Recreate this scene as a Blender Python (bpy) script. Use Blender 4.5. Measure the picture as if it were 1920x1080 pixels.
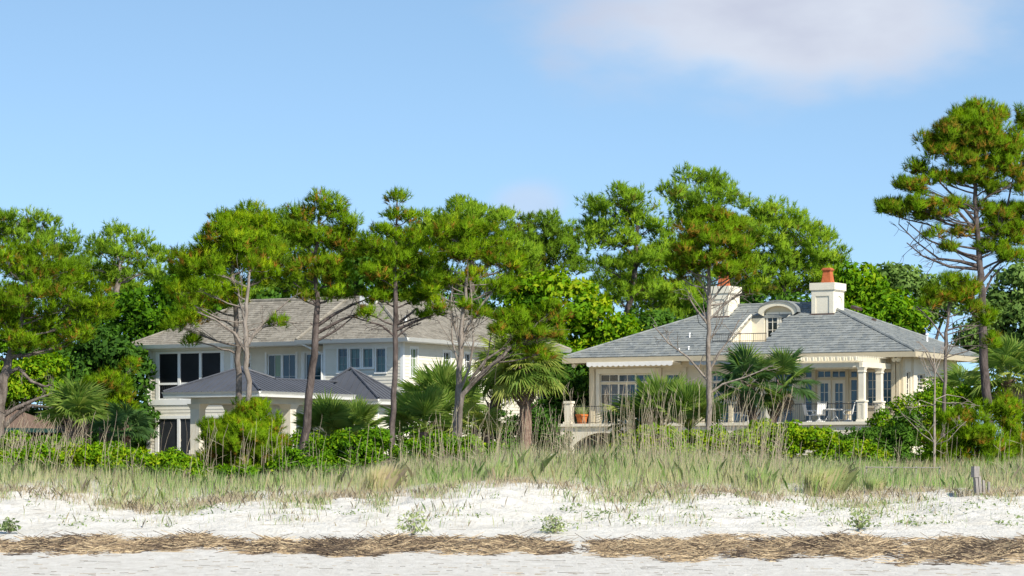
import bpy, math, random
import numpy as np
from mathutils import Vector, Matrix
for o in list(bpy.data.objects): bpy.data.objects.remove(o)
SC = bpy.context.scene
COL = SC.collection
# ---------------------------------------------------------------- camera, sky, sun, exposure
F = 5333.0; HY = 870.0; CZ = 2.5           # focal length in photo pixels, horizon row, eye height above the wrack line
cam = bpy.data.cameras.new('camera'); cam.lens = 100.0; cam.sensor_width = 36.0
cam.shift_y = (HY - 540.0) / 1920.0; cam.clip_end = 8000.0; cam.clip_start = 0.5
camo = bpy.data.objects.new('camera', cam); COL.objects.link(camo)
camo.location = (0, 0, CZ); camo.rotation_euler = (math.radians(90), 0, 0); SC.camera = camo
SUN_AZ = math.radians(180 - 38); SUN_EL = math.radians(40)   # azimuth clockwise from +Y
sun = bpy.data.lights.new('sun', 'SUN'); sun.energy = 3.9; sun.angle = math.radians(0.5); sun.color = (1.0, 0.93, 0.80)
suno = bpy.data.objects.new('sun', sun); COL.objects.link(suno)
SD = Vector((math.sin(SUN_AZ)*math.cos(SUN_EL), math.cos(SUN_AZ)*math.cos(SUN_EL), math.sin(SUN_EL)))
suno.rotation_euler = (-SD).to_track_quat('-Z', 'Y').to_euler(); suno.location = (60, -60, 90)
W = bpy.data.worlds.new('World'); SC.world = W; W.use_nodes = True
nt = W.node_tree; N = nt.nodes; L = nt.links
def mnode(tree, op, a=None, b=None, c=None, clamp=False):
    n = tree.nodes.new('ShaderNodeMath'); n.operation = op; n.use_clamp = clamp
    for i, v in enumerate((a, b, c)):
        if v is None: continue
        if isinstance(v, (int, float)): n.inputs[i].default_value = v
        else: tree.links.new(v, n.inputs[i])
    return n.outputs[0]
bg = N['Background']; bg.inputs[1].default_value = 0.118
sky = N.new('ShaderNodeTexSky'); sky.sky_type = 'NISHITA'; sky.sun_disc = False
sky.sun_elevation = SUN_EL; sky.sun_rotation = SUN_AZ
sky.air_density = 1.0; sky.dust_density = 0.1; sky.ozone_density = 0.5; sky.altitude = 0
tc = N.new('ShaderNodeTexCoord'); sx = N.new('ShaderNodeSeparateXYZ'); L.new(tc.outputs['Generated'], sx.inputs[0])
zc = mnode(nt, 'MULTIPLY_ADD', sx.outputs[2], 1.35, 0.15)      # clear dry air: the pale band lies below the tree line
cb = N.new('ShaderNodeCombineXYZ'); L.new(sx.outputs[0], cb.inputs[0]); L.new(sx.outputs[1], cb.inputs[1]); L.new(zc, cb.inputs[2])
nv = N.new('ShaderNodeVectorMath'); nv.operation = 'NORMALIZE'; L.new(cb.outputs[0], nv.inputs[0]); L.new(nv.outputs[0], sky.inputs[0])
mp = N.new('ShaderNodeMapping'); mp.inputs['Scale'].default_value = (1, 1, 2.2); L.new(tc.outputs['Generated'], mp.inputs[0])
no = N.new('ShaderNodeTexNoise'); no.inputs['Scale'].default_value = 14; no.inputs['Detail'].default_value = 5; no.inputs['Roughness'].default_value = 0.5
L.new(mp.outputs[0], no.inputs['Vector'])
def blob(cx, cz, rx, rz, gain, amt):
    a = mnode(nt, 'DIVIDE', mnode(nt, 'SUBTRACT', sx.outputs[0], cx), rx)
    b = mnode(nt, 'DIVIDE', mnode(nt, 'SUBTRACT', sx.outputs[2], cz), rz)
    d = mnode(nt, 'SQRT', mnode(nt, 'ADD', mnode(nt, 'MULTIPLY', a, a), mnode(nt, 'MULTIPLY', b, b)))
    d = mnode(nt, 'ADD', d, mnode(nt, 'MULTIPLY', mnode(nt, 'SUBTRACT', no.outputs[0], 0.5), 1.5))
    mr = N.new('ShaderNodeMapRange'); mr.interpolation_type = 'SMOOTHERSTEP'
    mr.inputs[1].default_value = 1.15; mr.inputs[2].default_value = gain; mr.inputs[3].default_value = 0; mr.inputs[4].default_value = amt
    L.new(d, mr.inputs[0]); return mr.outputs[0]
cl = mnode(nt, 'MAXIMUM', blob(0.098, 0.153, 0.096, 0.032, .35, 0.88), blob(0.006, 0.092, 0.016, 0.009, 0.1, 0.45))
n2 = N.new('ShaderNodeTexNoise'); n2.inputs['Scale'].default_value = 2.6; n2.inputs['Detail'].default_value = 6; L.new(mp.outputs[0], n2.inputs['Vector'])
hi = N.new('ShaderNodeMapRange'); hi.inputs[1].default_value = 0.55; hi.inputs[2].default_value = 0.8; hi.inputs[4].default_value = 0.6; L.new(n2.outputs[0], hi.inputs[0])
hz = N.new('ShaderNodeMapRange'); hz.inputs[1].default_value = 0.2; hz.inputs[2].default_value = 0.4; L.new(sx.outputs[2], hz.inputs[0])
cl = mnode(nt, 'MAXIMUM', cl, mnode(nt, 'MULTIPLY', hi.outputs[0], hz.outputs[0]))
cr = N.new('ShaderNodeValToRGB'); L.new(no.outputs[0], cr.inputs[0])
cr.color_ramp.elements[0].position = 0.35; cr.color_ramp.elements[0].color = (3.0, 3.12, 3.7, 1)
cr.color_ramp.elements[1].position = 0.66; cr.color_ramp.elements[1].color = (3.95, 4.15, 4.55, 1)
mx = N.new('ShaderNodeMix'); mx.data_type = 'RGBA'; tn = N.new('ShaderNodeMix'); tn.data_type = 'RGBA'; tn.blend_type = 'MULTIPLY'; tn.inputs[0].default_value = 1.0; tn.inputs[7].default_value = (.92, 1.0, .985, 1); L.new(sky.outputs[0], tn.inputs[6])
L.new(cl, mx.inputs[0]); L.new(tn.outputs[2], mx.inputs[6]); L.new(cr.outputs[0], mx.inputs[7])
L.new(mx.outputs[2], bg.inputs[0])
VS = SC.view_settings; VS.view_transform = 'Standard'; VS.look = 'None'; VS.exposure = 0.79; VS.gamma = 1.0; VS.use_curve_mapping = False

# ---------------------------------------------------------------- helpers
TH = math.radians(29.0); CT, ST = math.cos(TH), math.sin(TH)     # both houses stand turned 29 degrees to the view
def P(px, py, Y): return np.array([(px - 960.0) / F * Y, Y, CZ + (HY - py) / F * Y])
PY = [-200, 30, 60, 72, 82, 89, 95, 100, 112, 130, 150, 260, 6000]
PZ = [-1.2, -.35, -.05, .10, .50, 1.0, 1.47, 1.80, 2.25, 2.70, 3.0, 3.0, 3.0]
def _dune(x, y):
    e = np.exp(-((y - 94.0) / 6.0) ** 2)
    d = e * (0.16*np.sin(x*.33+1.0) + 0.10*np.sin(x*.83+2.0) + .18*np.exp(-((x+2.2)/3.2)**2) - .28*np.exp(-((x+13.)/5.)**2))
    e2 = np.exp(-((y - 108.0) / 8.0) ** 2)
    return d + e2 * (0.22*np.sin(x*.27+.4) + .1*np.sin(x*.71))
def ground(x, y): return np.interp(y, PY, PZ) + _dune(np.asarray(x, float), np.asarray(y, float))
def G(px, py):
    Y = np.linspace(56, 170, 2400); x = (px - 960.0) / F * Y; z = CZ + (HY - py) / F * Y
    i = np.argmax(z <= ground(x, Y)) if np.any(z <= ground(x, Y)) else len(Y) - 1
    return np.array([x[i], Y[i], float(ground(x[i], Y[i]))])
def at(px, Y):
    x = (px - 960.0) / F * Y; return np.array([x, Y, float(ground(x, Y))])

MATS = {}
def mat(name, col, rough=0.7, spec=0.3, vary=0.0, vscale=3.0, bump=0.0, bscale=40.0, stretch=(1, 1, 1), metal=0.0, col2=None, coat=0.0):
    m = bpy.data.materials.new(name); m.use_nodes = True; t = m.node_tree; b = t.nodes['Principled BSDF']
    b.inputs['Roughness'].default_value = rough; b.inputs['Specular IOR Level'].default_value = spec; b.inputs['Metallic'].default_value = metal
    b.inputs['Base Color'].default_value = (*col, 1)
    if vary > 0 or col2 is not None or bump > 0:
        g = t.nodes.new('ShaderNodeNewGeometry'); mp = t.nodes.new('ShaderNodeMapping'); mp.inputs['Scale'].default_value = stretch
        t.links.new(g.outputs['Position'], mp.inputs[0])
    if vary > 0 or col2 is not None:
        n = t.nodes.new('ShaderNodeTexNoise'); n.inputs['Scale'].default_value = vscale; n.inputs['Detail'].default_value = 6; n.inputs['Roughness'].default_value = .65
        t.links.new(mp.outputs[0], n.inputs['Vector'])
        r = t.nodes.new('ShaderNodeValToRGB'); t.links.new(n.outputs[0], r.inputs[0])
        c2 = col2 if col2 is not None else tuple(c * (1 + vary) for c in col)
        c1 = col if col2 is not None else tuple(c * (1 - vary) for c in col)
        r.color_ramp.elements[0].position = .33; r.color_ramp.elements[0].color = (*c1, 1)
        r.color_ramp.elements[1].position = .67; r.color_ramp.elements[1].color = (*c2, 1)
        t.links.new(r.outputs[0], b.inputs['Base Color'])
    if bump > 0:
        n = t.nodes.new('ShaderNodeTexNoise'); n.inputs['Scale'].default_value = bscale; n.inputs['Detail'].default_value = 4
        t.links.new(mp.outputs[0], n.inputs['Vector'])
        bp = t.nodes.new('ShaderNodeBump'); bp.inputs['Strength'].default_value = bump; bp.inputs['Distance'].default_value = .05
        t.links.new(n.outputs[0], bp.inputs['Height']); t.links.new(bp.outputs[0], b.inputs['Normal'])
    MATS[name] = m; return m
def ramp_mat(name, stops, transl=0.35, rough=0.75, spec=0.06):
    m = bpy.data.materials.new(name); m.use_nodes = True; t = m.node_tree; b = t.nodes['Principled BSDF']; out = t.nodes['Material Output']
    a = t.nodes.new('ShaderNodeAttribute'); a.attribute_name = 'tint'
    r = t.nodes.new('ShaderNodeValToRGB'); t.links.new(a.outputs['Fac'], r.inputs[0])
    els = r.color_ramp.elements
    while len(els) < len(stops): els.new(.5)
    for e, (p, c) in zip(els, stops): e.position = p; e.color = (*c, 1)
    t.links.new(r.outputs[0], b.inputs['Base Color']); b.inputs['Roughness'].default_value = rough; b.inputs['Specular IOR Level'].default_value = spec
    if transl > 0:
        tr = t.nodes.new('ShaderNodeBsdfTranslucent'); ms = t.nodes.new('ShaderNodeMixShader'); ms.inputs[0].default_value = transl
        hs = t.nodes.new('ShaderNodeHueSaturation'); hs.inputs['Saturation'].default_value = 1.05; hs.inputs['Value'].default_value = 1.25
        t.links.new(r.outputs[0], hs.inputs['Color']); t.links.new(hs.outputs[0], tr.inputs[0])
        t.links.new(b.outputs[0], ms.inputs[1]); t.links.new(tr.outputs[0], ms.inputs[2]); t.links.new(ms.outputs[0], out.inputs[0])
    MATS[name] = m; return m
def cell_mat(name, cols, scale, rough=0.85):
    """colour differs from piece to piece: cells of the piece's size, plus weathering"""
    m = mat(name, cols[0], rough, .2); t = m.node_tree; b = t.nodes['Principled BSDF']
    g = t.nodes.new('ShaderNodeNewGeometry'); v = t.nodes.new('ShaderNodeTexVoronoi'); v.inputs['Scale'].default_value = scale
    t.links.new(g.outputs['Position'], v.inputs['Vector'])
    sp = t.nodes.new('ShaderNodeSeparateColor'); t.links.new(v.outputs['Color'], sp.inputs[0])
    n = t.nodes.new('ShaderNodeTexNoise'); n.inputs['Scale'].default_value = .5; n.inputs['Detail'].default_value = 5; t.links.new(g.outputs['Position'], n.inputs['Vector'])
    f = mnode(t, 'ADD', mnode(t, 'MULTIPLY', sp.outputs[0], .6), mnode(t, 'MULTIPLY', n.outputs[0], .4))
    r = t.nodes.new('ShaderNodeValToRGB'); t.links.new(f, r.inputs[0])
    els = r.color_ramp.elements
    while len(els) < len(cols): els.new(.5)
    for i, (e, c) in enumerate(zip(els, cols)): e.position = .15 + .7 * i / (len(cols) - 1); e.color = (*c, 1)
    t.links.new(r.outputs[0], b.inputs['Base Color'])
    n = t.nodes.new('ShaderNodeTexNoise'); n.inputs['Scale'].default_value = 30; t.links.new(g.outputs['Position'], n.inputs['Vector'])
    bp = t.nodes.new('ShaderNodeBump'); bp.inputs['Strength'].default_value = .35; bp.inputs['Distance'].default_value = .03
    t.links.new(n.outputs[0], bp.inputs['Height']); t.links.new(bp.outputs[0], b.inputs['Normal'])
    return m

mat('siding', (.67, .635, .54), .55, .3, vary=.05, vscale=2)
mat('white_trim', (.76, .76, .73), .45, .35, vary=.04, vscale=1.5)
mat('stucco', (.62, .54, .39), .85, .2, vary=.07, vscale=1.2, bump=.15, bscale=60)
mat('stucco_white', (.72, .665, .54), .85, .2, vary=.06, vscale=1.0, bump=.12, bscale=60)
mat('cream_trim', (.52, .45, .32), .55, .3, vary=.05)
mat('pergola_paint', (.68, .63, .50), .55, .3, vary=.05)
mat('window_frame', (.72, .68, .58), .45, .35)
mat('grey_frame', (.30, .33, .33), .45, .35)
mat('white_frame', (.72, .74, .74), .45, .35)
def glass(name, col, col2, sc):
    m = mat(name, col, .06, .6, col2=col2, vscale=sc, stretch=(1, 1, .25)); m.node_tree.nodes['Principled BSDF'].inputs['Coat Weight'].default_value = .1
glass('glass_blue', (.008, .03, .06), (.02, .075, .13), .9)
glass('glass_dark', (.006, .008, .010), (.02, .025, .026), .8)
glass('glass_teal', (.025, .075, .085), (.06, .15, .15), 1.2)
glass('glass_green', (.10, .16, .08), (.22, .28, .14), 1.2)
mat('screen', (.008, .009, .012), .5, .25, vary=.4, vscale=.8)
mat('screen_grey', (.025, .028, .034), .4, .35, vary=.35, vscale=.7)
mat('curtain', (.5, .55, .38), .8, .1)
mat('iron', (.02, .02, .022), .5, .4)
mat('metal_roof', (.078, .083, .098), .55, .25, vary=.10, vscale=.7)
mat('terracotta', (.42, .12, .045), .8, .2, vary=.18, vscale=5)
mat('pot_orange', (.55, .16, .035), .75, .2, vary=.15, vscale=6)
mat('awning', (.74, .72, .68), .8, .1, vary=.05, vscale=4)
mat('awning_blue', (.45, .50, .55), .8, .1, vary=.08, vscale=4)
mat('patio_white', (.80, .80, .78), .4, .4)
mat('skylight', (.10, .06, .045), .4, .4)
mat('pvc', (.82, .82, .80), .5, .3)
mat('concrete', (.42, .38, .31), .9, .1, vary=.12, vscale=1.5)
mat('bark_grey', (.085, .068, .056), .95, .1, col2=(.23, .195, .17), vscale=5, stretch=(1, 1, .35), bump=.9, bscale=14)
mat('bark_dark', (.05, .039, .036), .95, .1, col2=(.155, .125, .115), vscale=5, stretch=(1, 1, .35), bump=.9, bscale=14)
mat('bark_pale', (.15, .122, .10), .95, .1, col2=(.31, .27, .235), vscale=6, stretch=(1, 1, .35), bump=.7, bscale=16)
mat('dead_wood', (.22, .18, .145), .95, .1, col2=(.36, .31, .27), vscale=7)
mat('palm_trunk', (.14, .085, .065), .95, .1, col2=(.27, .19, .15), vscale=6, bump=.8, bscale=12)
mat('weathered_wood', (.22, .20, .18), .9, .15, col2=(.36, .33, .31), vscale=8, stretch=(3, 3, .4), bump=.5, bscale=20)
mat('brown_roof', (.13, .09, .07), .9, .1, vary=.2, vscale=3)
mat('dark_wall', (.03, .035, .03), .8, .2)
mat('green_fascia', (.02, .06, .055), .6, .3)
cell_mat('shingle_tan', [(.175, .158, .128), (.24, .217, .178), (.30, .273, .226)], 4.0)
cell_mat('shingle_slate', [(.15, .165, .168), (.195, .21, .21), (.225, .235, .222), (.27, .285, .278)], 3.2)
ramp_mat('needles', [(0, (.40, .20, .035)), (.14, (.30, .20, .03)), (.28, (.155, .205, .013)), (.55, (.15, .285, .011)), (.8, (.255, .40, .013)), (1, (.42, .50, .022))], .44)
ramp_mat('needles_far', [(0, (.20, .15, .03)), (.2, (.11, .175, .023)), (.55, (.175, .31, .025)), (.8, (.245, .40, .029)), (1, (.34, .47, .037))], .44)
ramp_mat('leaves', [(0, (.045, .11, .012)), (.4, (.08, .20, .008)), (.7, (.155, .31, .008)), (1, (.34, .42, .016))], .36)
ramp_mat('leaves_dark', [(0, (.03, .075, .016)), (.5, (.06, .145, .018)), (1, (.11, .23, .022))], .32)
ramp_mat('leaves_grey', [(0, (.09, .155, .035)), (.5, (.16, .265, .06)), (1, (.26, .37, .10))], .35)
ramp_mat('palm_leaf', [(0, (.09, .17, .035)), (.5, (.18, .29, .05)), (1, (.38, .42, .10))], .40, .55, .15)
ramp_mat('palm_dark', [(0, (.04, .09, .03)), (.5, (.075, .155, .045)), (1, (.15, .24, .06))], .34, .55, .15)  # darker copy of palm_leaf; palms labelled shaded carry their shade in this colour
ramp_mat('thatch', [(0, (.19, .145, .10)), (1, (.36, .30, .22))], .25)
ramp_mat('grass', [(0, (.48, .40, .31)), (.3, (.68, .60, .38)), (.55, (.50, .54, .25)), (.8, (.33, .46, .17)), (1, (.31, .50, .13))], .45, .7, .06)
ramp_mat('oats', [(0, (.40, .32, .25)), (.6, (.60, .51, .36)), (1, (.45, .47, .24))], .25, .6, .2)
ramp_mat('straw', [(0, (.06, .047, .04)), (.25, (.19, .14, .10)), (.6, (.42, .315, .20)), (1, (.72, .58, .38))], 0, .8, .15)
ramp_mat('beach_leaf', [(0, (.13, .19, .07)), (.5, (.25, .32, .12)), (1, (.42, .46, .22))], .35)

class MB:
    def __init__(s): s.v = []; s.f = []
    def quad(s, a, b, c, d):
        i = len(s.v); s.v += [tuple(a), tuple(b), tuple(c), tuple(d)]; s.f.append((i, i+1, i+2, i+3))
    def poly(s, pts):
        i = len(s.v); s.v += [tuple(p) for p in pts]; s.f.append(tuple(range(i, i+len(pts))))
    def hexa(s, p):      # 8 corners: bottom ring 0-3 (counter-clockwise from above), top ring 4-7
        i = len(s.v); s.v += [tuple(q) for q in p]
        s.f += [(i+3, i+2, i+1, i), (i+4, i+5, i+6, i+7)] + [(i+k, i+(k+1) % 4, i+4+(k+1) % 4, i+4+k) for k in range(4)]
    def box(s, x0, x1, y0, y1, z0, z1):
        if x1 < x0: x0, x1 = x1, x0
        if y1 < y0: y0, y1 = y1, y0
        s.hexa([(x0,y0,z0),(x1,y0,z0),(x1,y1,z0),(x0,y1,z0),(x0,y0,z1),(x1,y0,z1),(x1,y1,z1),(x0,y1,z1)])
    def taper(s, cx, cy, z0, z1, a0, b0, a1, b1):
        s.hexa([(cx-a0,cy-b0,z0),(cx+a0,cy-b0,z0),(cx+a0,cy+b0,z0),(cx-a0,cy+b0,z0),(cx-a1,cy-b1,z1),(cx+a1,cy-b1,z1),(cx+a1,cy+b1,z1),(cx-a1,cy+b1,z1)])
    def slab(s, pts, t):     # a flat polygon (counter-clockwise from above) given thickness t downwards
        n = len(pts); i = len(s.v); s.v += [tuple(p) for p in pts] + [(p[0], p[1], p[2]-t) for p in pts]
        s.f += [tuple(range(i, i+n)), tuple(range(i+2*n-1, i+n-1, -1))] + [(i+k, i+n+k, i+n+(k+1) % n, i+(k+1) % n) for k in range(n)]
    def tube(s, pts, rad, n=6, cap=True):
        pts = [np.asarray(p, float) for p in pts]; i0 = len(s.v); up = None
        for k, p in enumerate(pts):
            d = pts[min(k+1, len(pts)-1)] - pts[max(k-1, 0)]; d = d / (np.linalg.norm(d) + 1e-9)
            if up is None: up = np.array([1., 0, 0]) if abs(d[0]) < .8 else np.array([0, 1., 0])
            a = np.cross(d, up); a /= np.linalg.norm(a) + 1e-9; b = np.cross(d, a); up = np.cross(a, d) if k == 0 else up
            for j in range(n):
                t = 2 * math.pi * j / n; s.v.append(tuple(p + rad[k] * (math.cos(t) * a + math.sin(t) * b)))
        for k in range(len(pts) - 1):
            for j in range(n):
                a = i0 + k*n + j; b = i0 + k*n + (j+1) % n; s.f.append((a, b, b+n, a+n))
        if cap: s.f.append(tuple(i0 + (len(pts)-1)*n + j for j in range(n)))
    def lathe(s, cx, cy, prof, n=12):
        i0 = len(s.v)
        for r, z in prof:
            for j in range(n): t = 2*math.pi*j/n; s.v.append((cx + r*math.cos(t), cy + r*math.sin(t), z))
        for k in range(len(prof)-1):
            for j in range(n): a = i0+k*n+j; b = i0+k*n+(j+1) % n; s.f.append((a, b, b+n, a+n))
        s.f.append(tuple(i0+j for j in range(n))[::-1]); s.f.append(tuple(i0+(len(prof)-1)*n+j for j in range(n)))
    def mesh(s, name, m, smooth=False, off=None):
        me = bpy.data.meshes.new(name); v = s.v if off is None else [tuple(np.asarray(p) - off) for p in s.v]
        me.from_pydata(v, [], s.f); me.materials.append(MATS[m]); me.update()
        if smooth: me.polygons.foreach_set('use_smooth', [True] * len(me.polygons))
        return me
    def build(s, name, m, parent=None, smooth=False, off=None, kind=None):
        return link(name, s.mesh(name, m, smooth, off), parent, kind)
def link(name, me, parent=None, kind=None):
    o = bpy.data.objects.new(name, me); COL.objects.link(o); o.parent = parent
    if kind: o['kind'] = kind
    return o
def tag(o, label, cat, group=None):
    o['label'] = label; o['category'] = cat
    if group: o['group'] = group
    return o
def thing(name, label, cat, loc=(0, 0, 0), rz=0.0, group=None):
    o = bpy.data.objects.new(name, None); o.empty_display_size = .3; COL.objects.link(o)
    o.location = tuple(float(c) for c in loc); o.rotation_euler = (0, 0, rz); return tag(o, label, cat, group)
def tri_mesh(name, V, tint, m, nper=3, off=None, nrm=None):
    """V: (n*nper,3) corners of n separate faces; tint: one value per face"""
    V = np.asarray(V, np.float32).reshape(-1, 3)
    if off is not None: V = V - np.asarray(off, np.float32)
    n = len(V) // nper; me = bpy.data.meshes.new(name)
    if nrm is not None:      # foliage is shaded by the clump it sits on: faces wound to face outwards, normals follow the clump
        q = V.reshape(n, nper, 3); g = np.cross(q[:, 1]-q[:, 0], q[:, 2]-q[:, 0]); fl = (g*nrm).sum(1) < 0
        q[fl] = q[fl][:, ::-1]; V = q.reshape(-1, 3)
    me.vertices.add(n*nper); me.vertices.foreach_set('co', np.ascontiguousarray(V, np.float32).ravel())
    me.loops.add(n*nper); me.loops.foreach_set('vertex_index', np.arange(n*nper, dtype=np.int32))
    me.polygons.add(n); me.polygons.foreach_set('loop_start', np.arange(0, n*nper, nper, dtype=np.int32))
    a = me.attributes.new('tint', 'FLOAT', 'FACE'); a.data.foreach_set('value', np.clip(np.asarray(tint, np.float32), 0, 1))
    me.materials.append(MATS[m]); me.update(calc_edges=True)
    if nrm is not None:
        me.polygons.foreach_set('use_smooth', np.ones(n, bool))
        a = me.attributes.new('custom_normal', 'FLOAT_VECTOR', 'POINT'); a.data.foreach_set('vector', np.repeat(np.asarray(nrm, np.float32), nper, 0).ravel())
    return me
def norm(v): return v / (np.linalg.norm(v, axis=-1, keepdims=True) + 1e-9)
# ---------------------------------------------------------------- ground
def make_ground():
    xs = np.concatenate([[-3000, -1200, -500, -200, -100, -60, -40, -30], np.arange(-24, 24.01, .22), [30, 40, 60, 100, 200, 500, 1200, 3000]])
    ys = np.concatenate([[-200, -60, 0, 30, 48, 56], np.concatenate([np.arange(60,74,.4),np.arange(74, 100, .17)]), np.arange(100, 116, 1.0), np.arange(116, 262, 8.0), [320, 450, 800, 1600, 3000, 6000]])
    X, Y = np.meshgrid(xs, ys); Z = ground(X, Y)
    rng = np.random.default_rng(5)
    fine = (np.abs(X) < 25) & (Y > 60) & (Y < 100)
    def vn(sc, seed):       # smooth value noise
        r = np.random.default_rng(seed); T = r.random((512, 512)) - .5
        u = X/sc + 200.3; v = Y/sc + 17.7; i = np.floor(u).astype(int); j = np.floor(v).astype(int); fu = u-i; fv = v-j
        fu = fu*fu*(3-2*fu); fv = fv*fv*(3-2*fv); g = lambda a, b: T[a % 512, b % 512]
        return (g(i,j)*(1-fu)+g(i+1,j)*fu)*(1-fv)+(g(i,j+1)*(1-fu)+g(i+1,j+1)*fu)*fv
    rough = np.clip((Y - 77) / 9, .12, 1.0)
    Z = Z + np.where(fine, rough * (.15*vn(1.3, 1) + .12*vn(.6, 2) + .10*vn(.32, 3)), 0)
    nx, ny = len(xs), len(ys)
    V = np.stack([X, Y, Z], -1).reshape(-1, 3); idx = np.arange(nx*ny).reshape(ny, nx)
    q = np.stack([idx[:-1, :-1], idx[:-1, 1:], idx[1:, 1:], idx[1:, :-1]], -1).reshape(-1)
    me = bpy.data.meshes.new('ground'); n = len(q)//4
    me.vertices.add(len(V)); me.vertices.foreach_set('co', V.astype(np.float32).ravel())
    me.loops.add(n*4); me.loops.foreach_set('vertex_index', q.astype(np.int32)); me.polygons.add(n)
    me.polygons.foreach_set('loop_start', np.arange(0, n*4, 4, dtype=np.int32)); me.update(calc_edges=True)
    me.polygons.foreach_set('use_smooth', [True]*n)
    m = bpy.data.materials.new('sand'); m.use_nodes = True; t = m.node_tree; b = t.nodes['Principled BSDF']
    b.inputs['Roughness'].default_value = .95; b.inputs['Specular IOR Level'].default_value = .1
    g = t.nodes.new('ShaderNodeNewGeometry'); sp = t.nodes.new('ShaderNodeSeparateXYZ'); t.links.new(g.outputs['Position'], sp.inputs[0])
    def nz(sc, det=6, st=(1, 1, 1)):
        mp = t.nodes.new('ShaderNodeMapping'); mp.inputs['Scale'].default_value = st; t.links.new(g.outputs['Position'], mp.inputs[0])
        n = t.nodes.new('ShaderNodeTexNoise'); n.inputs['Scale'].default_value = sc; n.inputs['Detail'].default_value = det; n.inputs['Roughness'].default_value = .65
        t.links.new(mp.outputs[0], n.inputs['Vector']); return n.outputs[0]
    def ramp(f, p0, c0, p1, c1):
        r = t.nodes.new('ShaderNodeValToRGB'); t.links.new(f, r.inputs[0]); e = r.color_ramp.elements
        e[0].position = p0; e[0].color = (*c0, 1); e[1].position = p1; e[1].color = (*c1, 1); return r.outputs[0]
    def mix(f, a, c):
        n = t.nodes.new('ShaderNodeMix'); n.data_type = 'RGBA'
        if isinstance(f, float): n.inputs[0].default_value = f
        else: t.links.new(f, n.inputs[0])
        t.links.new(a, n.inputs[6]); t.links.new(c, n.inputs[7]); return n.outputs[2]
    sand = ramp(nz(1.1), .3, (.56, .53, .47), .62, (.68, .655, .60))
    beach = ramp(nz(2.2, 6, (1, .5, 1)), .3, (.55, .52, .465), .72, (.71, .685, .635))         # flat beach: damp, a little greyer
    litter = ramp(nz(5.0, 9, (1, .35, 1)), .56, (0, 0, 0), .70, (1, 1, 1)); lc = ramp(nz(9), .3, (.30, .24, .18), .7, (.50, .43, .34))
    f1 = t.nodes.new('ShaderNodeMapRange'); f1.inputs[1].default_value = 74; f1.inputs[2].default_value = 79; t.links.new(sp.outputs[1], f1.inputs[0])
    c = mix(f1.outputs[0], beach, sand)
    lf = mnode(t, 'MULTIPLY', litter, .5); c = mix(lf, c, lc)
    soil = ramp(nz(1.5), .3, (.10, .085, .055), .7, (.22, .19, .12))
    f2 = t.nodes.new('ShaderNodeMapRange'); f2.inputs[1].default_value = 96; f2.inputs[2].default_value = 104
    t.links.new(mnode(t, 'ADD', sp.outputs[1], mnode(t, 'MULTIPLY', mnode(t, 'SUBTRACT', nz(.8), .5), 8.0)), f2.inputs[0])
    c = mix(f2.outputs[0], c, soil); t.links.new(c, b.inputs['Base Color'])
    bp = t.nodes.new('ShaderNodeBump'); bp.inputs['Strength'].default_value = .9; bp.inputs['Distance'].default_value = .12
    t.links.new(nz(7.0, 9), bp.inputs['Height']); t.links.new(bp.outputs[0], b.inputs['Normal'])
    me.materials.append(m); o = link('ground', me); o['kind'] = 'structure'; o['label'] = 'white sand beach rising to a low dune'
make_ground()

# ---------------------------------------------------------------- house frames
class Frame:
    """local x runs to the right along the front, y into the house, z up from the ground; origin at the near front corner"""
    def __init__(s, cx, cy, zb): s.c = np.array([cx, cy]); s.zb = zb
    def w(s, x, y): return s.c[0] + x*CT + y*ST, s.c[1] - x*ST + y*CT
    def x(s, px, y=0.0):
        a = (px-960)/F; return (a*(s.c[1]+y*CT) - s.c[0] - y*ST) / (CT + a*ST)
    def y(s, px, x=0.0):
        a = (px-960)/F; return (a*(s.c[1]-x*ST) - s.c[0] - x*CT) / (ST - a*CT)
    def z(s, py, x, y): return CZ + (HY-py)/F*s.w(x, y)[1] - s.zb
def bxp(mb, ax, pl, a0, a1, n0, n1, z0, z1):
    """box on a wall: 'f' plane y=pl facing -y, 's' plane x=pl facing +x; n runs outwards"""
    if ax == 'f': mb.box(a0, a1, pl-n1, pl-n0, z0, z1)
    else: mb.box(pl+n0, pl+n1, a0, a1, z0, z1)
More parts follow.
